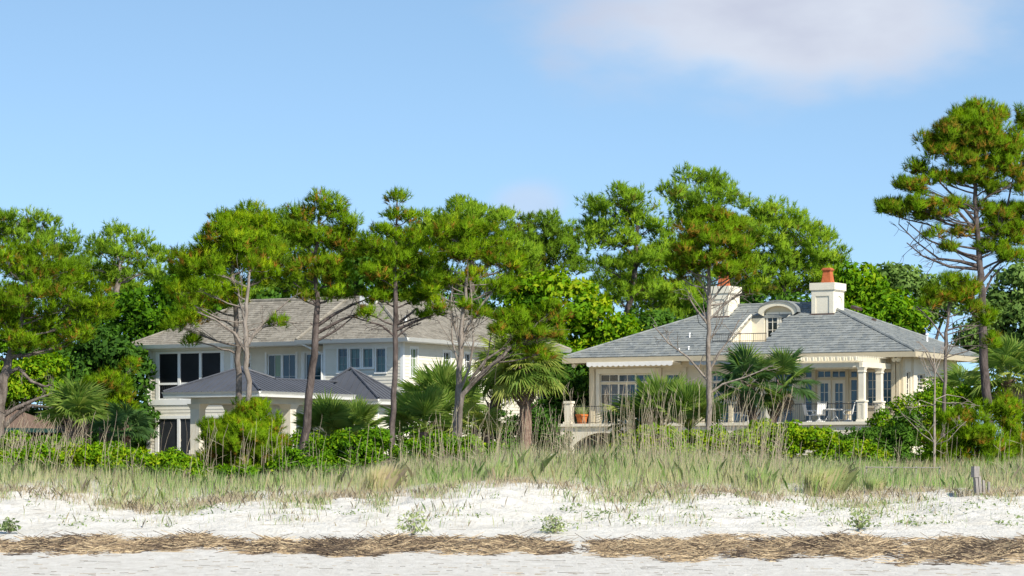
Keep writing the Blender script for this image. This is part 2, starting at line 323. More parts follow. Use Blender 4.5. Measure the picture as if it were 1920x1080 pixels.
def wall(parent, ax, pl, a0, a1, z0, z1, openings, thick, m, boards=None, name='wall'):
    """wall with real openings; boards=(exposure, material) clads it with single clapboards"""
    A = sorted({a0, a1, *[min(max(v, a0), a1) for o in openings for v in o[:2]]}); Zs = sorted({z0, z1, *[min(max(v, z0), z1) for o in openings for v in o[2:4]]})
    mb = MB()
    hole = lambda a, z: any(o[0] < a < o[1] and o[2] < z < o[3] for o in openings)
    for i in range(len(A)-1):
        run = None
        for j in range(len(Zs)-1):
            h = hole((A[i]+A[i+1])/2, (Zs[j]+Zs[j+1])/2)
            if not h: run = (run[0], Zs[j+1]) if run else (Zs[j], Zs[j+1])
            if (h or j == len(Zs)-2) and run:
                bxp(mb, ax, pl, A[i], A[i+1], -thick, 0, run[0], run[1]); run = None
    w = mb.build(name, m, parent)
    if boards:
        ex = boards[0]; z = z0
        while z < z1 - .02:
            zt = min(z+ex, z1); zm = (z+zt)/2
            cuts = sorted([(o[0], o[1]) for o in openings if o[2] < zm < o[3]]); s = a0
            for c0, c1 in cuts + [(a1, a1)]:
                if c0 - s > .05:
                    q = MB(); t0, t1 = .032, .010
                    if ax == 'f': q.hexa([(s,pl-t0,z),(c0,pl-t0,z),(c0,pl,z),(s,pl,z),(s,pl-t1,zt),(c0,pl-t1,zt),(c0,pl,zt),(s,pl,zt)])
                    else: q.hexa([(pl,s,z),(pl+t0,s,z),(pl+t0,c0,z),(pl,c0,z),(pl,s,zt),(pl+t1,s,zt),(pl+t1,c0,zt),(pl,c0,zt)])
                    q.build('clapboard', boards[1], w)
                s = max(s, c1)
            z = zt
    return w
def window(parent, ax, pl, a0, a1, z0, z1, cols=2, rows=2, g='glass_blue', fm='white_frame', casing=.12, sill=True, inset=.07, cm='white_trim', name='window', gl=None, fw=.05, mw=.025):
    mb = MB()
    for s0, s1, t0, t1 in ((a0, a0+fw, z0, z1), (a1-fw, a1, z0, z1), (a0+fw, a1-fw, z0, z0+fw), (a0+fw, a1-fw, z1-fw, z1)): bxp(mb, ax, pl, s0, s1, -inset-.04, -inset+.03, t0, t1)
    w = mb.build(name, fm, parent)
    if casing:
        mb = MB(); c = casing
        for s0, s1, t0, t1 in ((a0-c, a0, z0-(.0 if sill else c), z1+c), (a1, a1+c, z0-(.0 if sill else c), z1+c), (a0, a1, z1, z1+c)): bxp(mb, ax, pl, s0, s1, -.02, .05, t0, t1)
        if not sill: bxp(mb, ax, pl, a0, a1, -.02, .05, z0-c, z0)
        mb.build('casing', cm, w)
    if sill:
        mb = MB(); bxp(mb, ax, pl, a0-casing-.03, a1+casing+.03, -.02, .09, z0-.09, z0); mb.build('sill', cm, w)
    cw = (a1-a0-2*fw)/cols; rh = (z1-z0-2*fw)/rows; k = 0
    for i in range(cols):
        for j in range(rows):
            q = MB(); bxp(q, ax, pl, a0+fw+i*cw, a0+fw+(i+1)*cw, -inset-.025, -inset-.01, z0+fw+j*rh, z0+fw+(j+1)*rh)
            q.build('pane', gl[k % len(gl)] if gl else g, w); k += 1
    if cols*rows > 1:
        q = MB()
        for i in range(1, cols): bxp(q, ax, pl, a0+fw+i*cw-mw, a0+fw+i*cw+mw, -inset-.008, -inset+.015, z0+fw, z1-fw)
        for j in range(1, rows): bxp(q, ax, pl, a0+fw, a1-fw, -inset-.008, -inset+.012, z0+fw+j*rh-mw*.7, z0+fw+j*rh+mw*.7)
        q.build('muntins', fm, w)
    q = MB(); bxp(q, ax, pl, a0, a1, -inset-.30, -inset-.28, z0, z1); q.build('dark_backing', 'screen', w)  # near-black sheet behind the panes, closing off the opening
    return w
def shingles(parent, a, b, up, ext, ex, wd, mname, hole=None, objs=0, rng=None, thick=.018):
    """courses on one roof slope. a->b: eave line, up: unit vector up the slope, ext(s): (start,end) along the eave at slope distance s"""
    a = np.asarray(a, float); d = np.asarray(b, float)-a; Ln = np.linalg.norm(d); d /= Ln; up = np.asarray(up, float); nrm = np.cross(d, up)
    if nrm[2] < 0: nrm = -nrm
    mb = MB(); s = 0.0; r = 0; made = []
    def one(q, s, e0, e1):
        j = rng.uniform(0, .012); lo = s - .03 + rng.uniform(-.012, .012); hi = s + ex + .02
        c = lambda t, u, h: a + d*t + up*u + nrm*h
        q.hexa([c(e0, lo, .012), c(e1, lo, .012), c(e1, hi, .004), c(e0, hi, .004), c(e0, lo, .012+thick+j), c(e1, lo, .012+thick+j), c(e1, hi, .006+thick*.4), c(e0, hi, .006+thick*.4)])
    while True:
        e = ext(s + ex*.5)
        if e is None: break
        t = e[0] - (wd*.5 if r % 2 else 0) ; 
        while t < e[1]:
            w_ = wd * rng.uniform(.9, 1.1); e0, e1 = max(t, e[0]), min(t+w_-.032, e[1])
            if e1 - e0 > .05 and not (hole and hole(s+ex*.5, (e0+e1)/2)): made.append((s, e0, e1))
            t += w_
        s += ex; r += 1
    made.sort(key=lambda q: objs and -( q[1]*1.0 if d[0] > 0 else 0))
    for k, (s, e0, e1) in enumerate(made):
        if k < objs: q = MB(); one(q, s, e0, e1); q.build('shingle', mname, parent)
        else: one(mb, s, e0, e1)
    if mb.v: mb.build('shingles', mname, parent, kind='stuff')
def gutter(parent, pts, m='white_trim', h=.13, out=.12, name='gutter'):
    for p, q in zip(pts[:-1], pts[1:]):
        p = np.asarray(p, float); q = np.asarray(q, float); d = (q-p)/np.linalg.norm(q-p); n = np.array([d[1], -d[0], 0])
        mb = MB(); z = np.array([0, 0, 1.0])
        mb.hexa([p-z*h, q-z*h, q-z*h-n*.02, p-z*h-n*.02, p+n*out, q+n*out, q-n*.02, p-n*.02][0:4] + [p+n*out, q+n*out, q-n*.02, p-n*.02]); mb.build(name, m, parent)

# ================================================================ left house
LZB = 3.0; LF = Frame(-5.85, 160.0, LZB)
LH = thing('beach_house', 'two-storey pale clapboard beach house with tan hipped shingle roof', 'house', (-5.85, 160.0, LZB), -TH)
EZ = 9.6 - LZB; RH = 12.32 - LZB           # eave and ridge above the ground
rng0 = np.random.default_rng(11)
def left_house():
    f = LF; ov = .85; yA = ov; yB = 1.2 + ov + .9; yC = 1.2 + ov
    fl = f.z(752, f.x(300, yC), yC)                               # upper floor line
    sof = EZ - .20                                                # soffit
    # -------- right-hand volume: front
    xa0 = f.x(606, yA); xc = -ov
    ws = []
    for p0, p1, q1 in ((634.5, 651.5, 698), (657.5, 675, 690), (681.5, 699, 689.5), (706, 723, 698)):
        a0, a1 = f.x(p0, yA), f.x(p1, yA); ws.append((a0, a1, f.z(q1, a0, yA), f.z(654, a0, yA)))
    holes = [(a0-.0, a1+.0, z0, z1) for a0, a1, z0, z1 in ws]
    wall(LH, 'f', yA, xa0+.16, xc-.16, .1, sof-.28, holes, .2, 'siding', (.19, 'siding'))
    for i, (a0, a1, z0, z1) in enumerate(ws): window(LH, 'f', yA, a0, a1, z0, z1, 2, 3 if i in (0, 3) else 2, 'glass_teal', gl=['glass_teal', 'glass_teal', 'glass_blue'], fm='grey_frame', casing=.09, mw=.009, fw=.035)
    # small door low right under the pavilion roof
    # -------- right side wall
    holes = []
    sw = []
    for p0, p1, q0, q1, g in ((769.5, 781.5, 653, 706, 'glass_green'), (831, 843.5, 660, 700, 'glass_dark'), (871, 882, 663, 705, 'glass_dark')):
        b0, b1 = f.y(p0, xc), f.y(p1, xc); sw.append((b0, b1, f.z(q1, xc, b0), f.z(q0, xc, b0), g))
    wall(LH, 's', xc, ov+.16, 18.6, .1, sof-.28, [s[:4] for s in sw], .2, 'siding', (.19, 'siding'))
    for b0, b1, z0, z1, g in sw: window(LH, 's', xc, b0, b1, z0, z1, 2, 3, g, casing=.13, mw=.02)
    # corner boards, frieze
    for nm, ex in (('corner_board', (xc-.16, xc+.03, yA-.03, yA+.16)), ('corner_board', (xa0, xa0+.16, yA-.03, yA+.16)), ('corner_board', (xc-.16, xc+.03, 18.6, 18.75))):
        q = MB(); q.box(*ex, .1, sof); q.build(nm, 'white_trim', LH)
    q = MB(); q.box(xa0+.16, xc-.16, yA-.045, yA, sof-.28, sof); q.build('frieze_board', 'white_trim', LH)
    q = MB(); q.box(xc, xc+.045, yA+.16, 18.6, sof-.28, sof); q.build('frieze_board', 'siding', LH)
    # left return of the right volume
    q = MB(); q.box(xa0, xa0+.15, yA+.16, yB, .1, sof); q.build('wall', 'siding', LH)
    # -------- recessed middle
    xb0 = f.x(438, yC); xm0 = xb0 - .0
    d1 = (f.x(501, yB), f.x(555, yB)); zt = f.z(664, d1[0], yB); d2 = (f.x(572, yB), xa0-.12)
    sm = (f.x(461, yB), f.x(469.5, yB)); s1 = f.z(664, sm[0], yB); s0 = f.z(674, sm[0], yB); s3 = f.z(680, sm[0], yB); s2 = f.z(690, sm[0], yB)
    hs = [(d1[0], d1[1], fl+.05, zt), (d2[0], d2[1], fl+.05, zt), (sm[0], sm[1], s0, s1), (sm[0], sm[1], s2, s3)]
    wall(LH, 'f', yB, xb0, xa0, .1, sof, hs, .2, 'siding', (.19, 'siding'))
    mid = (d1[0]+d1[1])/2
    window(LH, 'f', yB, d1[0], mid, fl+.05, zt, 2, 2, gl=['glass_dark', 'glass_dark', 'glass_dark', 'glass_green'], casing=0, sill=False, name='sliding_door', fw=.09, mw=.012)
    window(LH, 'f', yB, mid, d1[1], fl+.05, zt, 2, 2, 'glass_blue', casing=0, sill=False, name='sliding_door', fw=.09, mw=.012)
    window(LH, 'f', yB, d2[0], d2[1], fl+.05, zt, 2, 2, 'glass_blue', casing=.1, sill=False, name='glazed_door', fw=.09, mw=.02)
    window(LH, 'f', yB, sm[0], sm[1], s0, s1, 1, 1, 'glass_dark', casing=.06, sill=False); window(LH, 'f', yB, sm[0], sm[1], s2, s3, 1, 1, 'glass_dark', casing=.06, sill=False)
    for a in (d1[0]-.14, d1[1], d2[0]-.24):
        q = MB(); q.box(a, a+.14, yB-.06, yB, fl, sof-.3); q.build('casing', 'white_trim', LH)
    q = MB(); q.box(xb0, xa0, yB-.7, yB-.02, fl-.25, fl); q.build('balcony_floor', 'white_trim', LH)
    # -------- left porch
    xl = f.x(279, yC); bays = [(299, 334), (338.6, 374), (378.5, 414)]
    bx = [(f.x(a, yC), f.x(b, yC)) for a, b in bays]; zt = f.z(664, bx[0][0], yC); zr1 = f.z(718, bx[0][0], yC); zr0 = f.z(722, bx[0][0], yC); zb = f.z(749, bx[0][0], yC)
    lowT = f.z(786, bx[0][0], yC); lows = [(f.x(298, yC), f.x(333, yC)), (f.x(338, yC), f.x(362, yC)), (f.x(366, yC), f.x(392, yC)), (f.x(397, yC), f.x(414, yC))]
    band1, band0 = f.z(750, xl, yC), f.z(760, xl, yC)
    up_h = [(a, b, zb, zt) for a, b in bx]
    x1 = bx[0][0]-.05; x2 = bx[-1][1]+.05
    wall(LH, 'f', yC, xl+.2, xb0-.2, band1, sof-.1, [(x1, x2, zb-.02, zt+.04)], .2, 'siding', (.19, 'siding'))
    wall(LH, 'f', yC, xl+.2, xb0-.2, .1, band0, [(lows[0][0]-.05, lows[-1][1]+.05, .12, lowT+.04)], .2, 'siding', (.19, 'siding'))
    for ex in ((xl, xl+.2), (xb0-.2, xb0)):
        q = MB(); q.box(ex[0], ex[1], yC-.04, yC+.2, .1, sof); q.build('corner_board', 'white_trim', LH)
    q = MB(); q.box(xl+.2, xb0-.2, yC-.06, yC-.001, band0, band1); q.build('belt_board', 'white_trim', LH)
    q = MB(); q.box(xl+.2, xb0-.2, yC-.05, yC-.001, sof-.1, sof); q.build('frieze_board', 'white_trim', LH)
    # porch frame: posts, rails, screens, pickets
    def post(a0, a1, z0, z1):
        q = MB(); q.box(a0, a1, yC-.05, yC+.12, z0, z1); q.build('post', 'white_trim', LH)
    post(x1-.2, bx[0][0], zb-.15, zt+.12); post(bx[-1][1], x2+.2, zb-.15, zt+.12)
    for i in range(2): post(bx[i][1], bx[i+1][0], zb-.02, zt)
    q = MB(); q.box(bx[0][0], bx[-1][1], yC-.055, yC+.11, zt, zt+.12); q.build('header', 'white_trim', LH)
    for i, (a, b) in enumerate(bx):
        q = MB(); q.box(a, b, yC-.03, yC+.08, zr0, zr1); q.build('rail', 'white_trim', LH)
        q = MB(); q.box(a, b, yC-.03, yC+.08, zb-.02, zb+.06); q.build('rail', 'white_trim', LH)
        q = MB(); q.box(a, b, yC+.03, yC+.045, zr1, zt); q.build('screen', 'screen', LH)
        q = MB(); q.box(a, b, yC+.5, yC+.55, zb, zr0); q.build('screen', 'screen_grey', LH)
        q = MB(); n = int((b-a)/.13)
        for k in range(n): xk = a+(k+.5)*(b-a)/n; q.box(xk-.022, xk+.022, yC, yC+.045, zb+.06, zr0)
        q.build('pickets', 'screen_grey', LH, kind='stuff')
    post(lows[0][0]-.25, lows[0][0], .1, lowT+.02); post(lows[-1][1], lows[-1][1]+.2, .1, lowT+.02)
    q = MB(); q.box(lows[0][0]-.25, lows[-1][1]+.2, yC-.055, yC+.11, lowT+.02, lowT+.2); q.build('header', 'white_trim', LH)
    for i in range(3): post(lows[i][1], lows[i+1][0], .1, lowT+.02)
    for a, b in lows:
        q = MB(); q.box(a, b, yC+.03, yC+.06, .1, lowT+.02); q.build('screen_door', 'screen_grey', LH)
    # porch back wall, left wall, base
    q = MB(); q.box(xl+.01, xl+.2, yC+.2, 9.0, .1, sof); q.build('wall', 'siding', LH)
    q = MB(); q.box(xl+.25, xb0-.05, yC+3.2, yC+3.3, .1, sof); q.build('wall', 'siding', LH)
    q = MB(); q.box(xb0-.15, xb0, yC+.2, yB, .1, sof); q.build('wall', 'siding', LH)
    q = MB(); q.box(xl+.2, xb0-.15, yC+.2, yC+3.2, fl-.2, fl); q.build('porch_floor', 'white_trim', LH)
    q = MB(); q.box(xl+.05, xc-.05, yB+.3, 9.0, -.4, .12); q.box(-10.3, xc-.05, 9.0, 18.5, -.4, .12); q.build('foundation', 'concrete', LH)
    q = MB(); q.box(xl+.2, -10.4, 8.9, 9.0, .1, sof); q.box(-10.4, -10.2, 8.9, 18.6, .1, sof); q.box(-10.2, xc-.2, 18.5, 18.6, .1, sof); q.build('wall', 'siding', LH)
    # -------- roof
    e = EZ; r = RH; xe = -20.45; xr = -14.4
    R = MB(); t = .16
    A = (0, 0, e); 
    R.slab([(-7.55, 0, e), (0, 0, e), (-5.6, 5.6, r), (-7.55, 5.6, r)], t)
    R.slab([(xe, 1.2, e), (-7.55, 1.2, e), (-7.55, 5.6, r), (xr, 5.6, r)], t)
    R.slab([(0, 0, e), (0, 19.6, e), (-5.6, 14, r), (-5.6, 5.6, r)], t)
    R.slab([(xe, 10, e), (xe, 1.2, e), (xr, 5.6, r)], t)
    R.slab([(-11.2, 10, e), (xe, 10, e), (xr, 5.6, r), (-5.6, 5.6, r)], t)
    R.slab([(-11.2, 19.6, e), (-11.2, 10, e), (-5.6, 5.6, r), (-5.6, 14, r)], t)
    R.slab([(0, 19.6, e), (-11.2, 19.6, e), (-5.6, 14, r)], t)
    roof = R.build('roof', 'shingle_tan', LH)
    rs = r-e; k1 = rs/5.6; k2 = rs/4.4
    u1 = np.array([0, 1, k1]); l1 = np.linalg.norm(u1); u1 = u1/l1
    def ext1(s):
        y = s/l1
        return (0, 7.55 - min(y*1.0, 5.6)) if y < 5.55 else None
    shingles(roof, (-7.55, 0, e), (0, 0, e), u1, ext1, .24, .42, 'shingle_tan', rng=rng0)
    u2 = np.array([0, 1, k2]); l2 = np.linalg.norm(u2); u2 = u2/l2
    def ext2(s):
        y = s/l2
        return (y/4.4*(xr-xe), -7.55-xe) if y < 4.36 else None
    shingles(roof, (xe, 1.2, e), (-7.55, 1.2, e), u2, ext2, .24, .42, 'shingle_tan', rng=rng0)
    u3 = np.array([-1, 0, k1]); u3 = u3/np.linalg.norm(u3)
    def ext3(s):
        y = s/l1
        return (y, 19.6-y) if y < 5.55 else None
    shingles(roof, (0, 0, e), (0, 19.6, e), u3, ext3, .24, .42, 'shingle_tan', rng=rng0)
    for p, q in (((xr, 5.6, r), (-5.6, 5.6, r)), ((-5.6, 5.6, r), (-5.6, 14, r)), ((-5.6, 5.6, r), (0, 0, e)), ((xr, 5.6, r), (xe, 1.2, e)), ((-5.6, 14, r), (0, 19.6, e)), ((-7.5, 5.6, r), (-7.52, .02, e+.02))):
        m = MB(); m.tube([np.array(p)+[0, 0, .03], np.array(q)+[0, 0, .03]], [.10, .10], 6); m.build('ridge_cap', 'shingle_tan', roof)
    # fascia + gutters + soffit
    q = MB(); q.slab([(-7.5, .03, e-.17), (-.03, .03, e-.17), (-.03, 19.5, e-.17), (-1.1, 19.5, e-.17), (-1.1, 1.1, e-.17), (-7.5, 1.1, e-.17)], .03)
    q.slab([(xe+.03, 1.23, e-.175), (-7.5, 1.23, e-.175), (-7.5, yB+.1, e-.175), (xe+.03, yB+.1, e-.175)], .03); q.build('soffit', 'white_trim', LH)
    for a, b in (((-7.57, 0, e+.02), (.0, 0, e+.02)), ((xe, 1.2, e+.02), (-7.57, 1.2, e+.02)), ((0, 0.02, e+.02), (0, 19.6, e+.02))):
        gutter(LH, [a, b], h=.20, out=.13)
    q = MB(); q.slab([(-7.56, 1.2, e), (-7.56, 0, e-.02), (-7.56, 0, e), (-7.56, 5.5, r-.04)][0:3], .02)
    # downspouts
    m = MB(); z = e-.15; m.tube([(xe+.2, 1.12, z), (xe+.3, 1.12, z-.15), (xl-.08, yC-.05, z-.55), (xl-.06, yC-.05, z-.8), (xl-.06, yC-.05, .1)], [.055]*5, 6); m.build('downspout', 'white_trim', LH)
    m = MB(); m.tube([(xa0-1.1, .1, z), (xa0-.9, .15, z-.1), (xa0-.05, yA-.08, z-.6), (xa0-.05, yA-.08, z-1), (xa0-.05, yA-.08, 3.1)], [.055]*5, 6); m.build('downspout', 'white_trim', LH)
    # ridge box and vent pipe
    xk = f.x(696, 5.0); m = MB(); m.box(xk-.55, xk+.55, 4.6, 5.9, r-.5, r+.05); m.build('roof_hatch', 'white_trim', LH)
    m = MB(); xk = f.x(780, 4.0); m.tube([(-2.2, 3.4, e+1.0), (-2.2, 3.4, e+1.45)], [.07, .07], 8); m.build('vent_pipe', 'pvc', LH)
left_house()

# ================================================================ pavilion in front of it
PZB = float(ground(-14, 152)); PF = Frame(-13.3, 150.0, PZB)
PV = thing('garden_pavilion', 'open pavilion with dark standing-seam metal hip roofs and white columns', 'pavilion', (-13.3, 150.0, PZB), -TH)
def seam_roof(parent, a, b, up, ext, pitch, m, step=.42):
    """standing-seam panels: each a tray with a raised rib; ext(t): slope length at distance t along the eave -> (s0,s1)"""
    a = np.asarray(a, float); d = np.asarray(b, float)-a; Ln = np.linalg.norm(d); d /= Ln; up = np.asarray(up, float); nr = np.cross(d, up)
    n = max(1, round(Ln/step)); w = Ln/n
    for i in range(n):
        t0, t1 = i*w, (i+1)*w; A0, A1 = ext(t0+.001); B0, B1 = ext(t1-.001)
        c = lambda t, s, h: a + d*t + up*s + nr*h
        q = MB(); q.hexa([c(t0, A0, -.02), c(t1, B0, -.02), c(t1, B1, -.02), c(t0, A1, -.02), c(t0, A0, .012), c(t1, B0, .012), c(t1, B1, .012), c(t0, A1, .012)])
        q.hexa([c(t0, A0, .01), c(t0+.03, A0, .01), c(t0+.03, A1, .01), c(t0, A1, .01), c(t0, A0, .05), c(t0+.03, A0, .05), c(t0+.03, A1, .05), c(t0, A1, .05)])
        q.build('roof_panel', m, parent)
def pavilion():
    f = PF; e = 6.35 - PZB; W1 = 6.24; D1 = 5.6; pk = (f.x(464, 2.8), 2.8); zp = f.z(690, *pk)
    pk = (-3.12, 2.8)
    base = MB(); base.slab([(-W1+.05, .05, e-.03), (-.05, .05, e-.03), (-.05, D1-.05, e-.03), (-W1+.05, D1-.05, e-.03)], .06)
    roof = base.build('roof', 'white_trim', PV)
    def face(c0, c1, rx):          # triangle from eave edge c0->c1 up to the peak
        c0 = np.array([*c0, e]); c1 = np.array([*c1, e]); p = np.array([*pk, zp]); d = c1-c0; Ln = np.linalg.norm(d); d = d/Ln
        tp = np.dot(p-c0, d); foot = c0 + d*tp; h = np.linalg.norm(p-foot); up = (p-foot)/h
        seam_roof(roof, c0, c1, up, lambda t: (0, h*(t/tp if t < tp else (Ln-t)/(Ln-tp))), 0, 'metal_roof')
    face((-W1, 0), (0, 0), 0); face((0, D1), (-W1, D1), 0); face((-W1, D1), (-W1, 0), 0)
    for c in ((-W1, 0, e), (0, 0, e), (-1.75, 2.8+2.8*(1-1.75/3.12), e + (zp-e)*1.75/3.12), (-W1, D1, e)):
        m = MB(); m.tube([(c[0], c[1], c[2]+.05), (*pk, zp+.05)], [.07, .07], 6); m.build('hip_cap', 'metal_roof', roof)
    # breezeway roof running back to the second hip
    D2 = 9.4; e2 = e; xr = -1.75; rz = e + (zp-e)*1.75/3.12; hf = np.hypot(3.12, zp-e); yk = 2.8+2.8*(1-1.75/3.12)
    upf = np.array([-3.12, 0, zp-e])/hf
    seam_roof(roof, (0, 0, e), (0, D2, e), upf, lambda t: (0, hf*t/2.8 if t < 2.8 else (hf*max(1-(t-2.8)/2.8, 1.75/3.12))), 0, 'metal_roof')
    up = np.array([-1, 0, (rz-e2)/1.75]); up /= np.linalg.norm(up); hl = np.hypot(1.75, rz-e2)
    def ext(t):                    # runs up into the hip's side slope
        y = D1 - 2.6 + t; lim = hl
        return (0, hl)
    up2 = np.array([1, 0, (rz-e2)/1.75]); up2 /= np.linalg.norm(up2)
    seam_roof(roof, (-3.5, D2, e2), (-3.5, D1, e2), up2, lambda t: (0, hl), 0, 'metal_roof')
    # ridge run over the first hip's back slope
    m = MB(); m.tube([(xr, yk, rz+.03), (xr, D2+1.2, rz+.03)], [.06, .06], 6); m.build('ridge_cap', 'metal_roof', roof)
    # second hip
    xw0, xw1 = -3.6, 1.56; y0, y1 = D2, D2+3.3; e3 = e - .25; p3 = np.array([f.x(658, D2+1.6), D2+1.6, f.z(691, f.x(658, D2+1.6), D2+1.6)])
    def face3(c0, c1):
        c0 = np.array([*c0, e3]); c1 = np.array([*c1, e3]); d = c1-c0; Ln = np.linalg.norm(d); d = d/Ln; tp = np.dot(p3-c0, d); ft = c0+d*tp; h = np.linalg.norm(p3-ft); up = (p3-ft)/h
        seam_roof(roof, c0, c1, up, lambda t: (0, h*(t/tp if t < tp else (Ln-t)/(Ln-tp))), 0, 'metal_roof')
    face3((xw0, y0), (xw1, y0)); face3((xw1, y0), (xw1, y1)); face3((xw1, y1), (xw0, y1)); face3((xw0, y1), (xw0, y0))
    for c in ((xw0, y0), (xw1, y0), (xw1, y1), (xw0, y1)):
        m = MB(); m.tube([(*c, e3+.05), tuple(p3+[0, 0, .05])], [.07, .07], 6); m.build('hip_cap', 'metal_roof', roof)
    # fascias and gutters
    for pts, zz in (([(-W1, 0), (0, 0)], e), ([(0, 0.02), (0, D2)], e), ([(xw0, y0), (xw1, y0)], e3), ([(xw1, y0), (xw1, y1)], e3), ([(-W1, D1), (-W1, 0)], e)):
        gutter(PV, [(*pts[0], zz-.0), (*pts[1], zz-.0)], h=.15, out=.12)
        gutter(PV, [(*pts[0], zz-.16), (*pts[1], zz-.16)], h=.13, out=.03, name='fascia_board')
    # beams and columns
    cols = [(f.x(370, .9), .95), (-.95, .95), (-.95, 4.2), (f.x(370, .9), 4.2), (-.95, 9.2)]
    x0 = cols[0][0]
    for a in ((x0-.27, -.68, .68, 1.22, e-.62, e-.2), (-1.22, -.68, 1.22, D2, e-.62, e-.2), (x0-.27, x0+.27, 1.22, 4.47, e-.62, e-.2), (x0+.27, -1.22, 3.93, 4.47, e-.62, e-.2)):
        m = MB(); m.box(*a); m.build('beam', 'siding', PV)
    for cx, cy in cols:
        m = MB(); m.taper(cx, cy, 0, e-.64, .29, .29, .29, .29); m.taper(cx, cy, e-.9, e-.62, .295, .295, .42, .42); m.taper(cx, cy, .0, .25, .34, .34, .34, .34); m.build('column', 'siding', PV)
    m = MB(); m.box(x0-.5, -.3, .3, D2+3.2, -.5, .04); m.build('floor_slab', 'concrete', PV)
    # end room under the second hip
    m = MB(); m.box(-3.2, .95, y0+.5, y0+.65, 0, e3-.1); m.build('wall', 'siding', PV)
    yw = y0+.65; m = MB(); m.box(.80, .95, yw, y1-.3, 0, e3-.1); m.build('wall', 'siding', PV)
    b0 = f.y(709, .95); window(PV, 's', .96, b0, b0+.85, .4, f.z(770, .95, b0), 1, 2, 'glass_dark', casing=.12)
pavilion()
# ================================================================ right house
RZB = 3.0; RF = Frame(22.7, 160.0, RZB)
HR = thing('beach_house', 'cream stucco beach house with grey slate-look hip roof and two chimneys', 'house', (22.7, 160.0, RZB), -TH)
def right_house():
    f = RF; e = 8.86 - RZB; rd = 6.2; rs = 3.2; r = e + rs; k = rs/rd; xL = -22.5; xa, xb = -14.1, -8.1; D = 11.0
    fl = 4.85 - RZB; yw = 1.2; xw0, xw1 = xL+1.2, -1.2
    n0, n1, m0, m1 = -12.25, -9.8, 1.55, 4.9                      # roof balcony notch
    Z = lambda y: e + y*k
    xl_ = lambda y: xL + y/rd*(xa-xL); xr_ = lambda y: y/rd*xb
    R = MB(); t = .18
    R.slab([(xL,0,e),(0,0,e),(xr_(m0),m0,Z(m0)),(xl_(m0),m0,Z(m0))], t)
    R.slab([(xl_(m0),m0,Z(m0)),(n0,m0,Z(m0)),(n0,m1,Z(m1)),(xl_(m1),m1,Z(m1))], t)
    R.slab([(n1,m0,Z(m0)),(xr_(m0),m0,Z(m0)),(xr_(m1),m1,Z(m1)),(n1,m1,Z(m1))], t)
    R.slab([(xl_(m1),m1,Z(m1)),(n0,m1,Z(m1)),(n1,m1,Z(m1)),(xr_(m1),m1,Z(m1)),(xb,rd,r),(xa,rd,r)], t)
    R.slab([(0,0,e),(0,D,e),(xb,rd,r)], t)
    R.slab([(xL,D,e),(xL,0,e),(xa,rd,r)], t)
    R.slab([(0,D,e),(xL,D,e),(xa,rd,r),(xb,rd,r)], t)
    roof = R.build('roof', 'shingle_slate', HR)
    rg = np.random.default_rng(21)
    u = np.array([0, 1, k]); lu = np.linalg.norm(u); u = u/lu
    def ext(s):
        y = s/lu
        return (xl_(y)-xL, xr_(y)-xL) if y < rd-.06 else None
    def hole(s, tt):
        y = s/lu; x = xL+tt
        return (m0 < y < m1+.35 and n0 < x < n1) or (4.7 < y and -11.85 < x < -9.15) or (4.7 < y and (-8.37 < x < -6.93 or -15.12 < x < -13.72))
    shingles(roof, (xL,0,e), (0,0,e), u, ext, .33, .40, 'shingle_slate', hole, 300, rg, .034)
    u3 = np.array([xb, 0, rs]); l3 = np.linalg.norm(u3); u3 = u3/l3
    def ext3(s):
        q = s/l3
        return (q*rd, D-q*(D-rd)) if q < .985 else None
    shingles(roof, (0,0,e), (0,D,e), u3, ext3, .33, .40, 'shingle_slate', None, 0, rg, .034)
    for p, q in (((xa,rd,r),(xb,rd,r)), ((xb,rd,r),(0,0,e)), ((xb,rd,r),(0,D,e)), ((xa,rd,r),(xL,0,e))):
        m = MB(); m.tube([np.array(p)+[0,0,.03], np.array(q)+[0,0,.03]], [.10,.10], 6); m.build('ridge_cap', 'shingle_slate', roof)
    # eaves
    for a, b in (((xL,0),(0,0)), ((0,0),(0,D)), ((xL,D),(xL,0))):
        gutter(HR, [(*a, e-.02), (*b, e-.02)], 'cream_trim', h=.30, out=.035, name='fascia_board')
    q = MB(); q.slab([(xL+.05,.05,e-.22),(-.05,.05,e-.22),(-.05,D,e-.22),(-1.4,D,e-.22),(-1.4,1.4,e-.22),(xL+.05,1.4,e-.22)], .05); q.build('soffit', 'cream_trim', HR)
    # ---- balcony in the roof
    zf = Z(m0) - .25
    q = MB(); q.box(n0, n1, m0, m1+.1, zf-.1, zf); q.build('balcony_floor', 'stucco', HR)
    q = MB(); q.box(n0, -11.44, m1, m1+.12, zf, Z(m1)); q.build('wall', 'stucco_white', HR)
    q = MB(); q.hexa([(n0-.12,m0,zf),(n0,m0,zf),(n0,m1,zf),(n0-.12,m1,zf),(n0-.12,m0,Z(m0)+.06),(n0,m0,Z(m0)+.06),(n0,m1,Z(m1)+.06),(n0-.12,m1,Z(m1)+.06)])
    ck = q.build('cheek_wall', 'stucco_white', HR)
    q = MB(); q.box(n0, n0+.06, 3.0, 3.18, zf, Z(3.0)+.03); q.build('pilaster', 'cream_trim', ck)
    q = MB(); q.hexa([(n1,m0,zf),(n1+.12,m0,zf),(n1+.12,m1,zf),(n1,m1,zf),(n1,m0,Z(m0)+.02),(n1+.12,m0,Z(m0)+.02),(n1+.12,m1,Z(m1)+.02),(n1,m1,Z(m1)+.02)]); q.build('cheek_wall', 'stucco_white', HR)
    # dormer front with arched head
    d0, d1 = -11.45, -9.55; yd = m1+.1; cx = (d0+d1)/2; hw = (d1-d0)/2; zs = 11.50-RZB; rise = .55
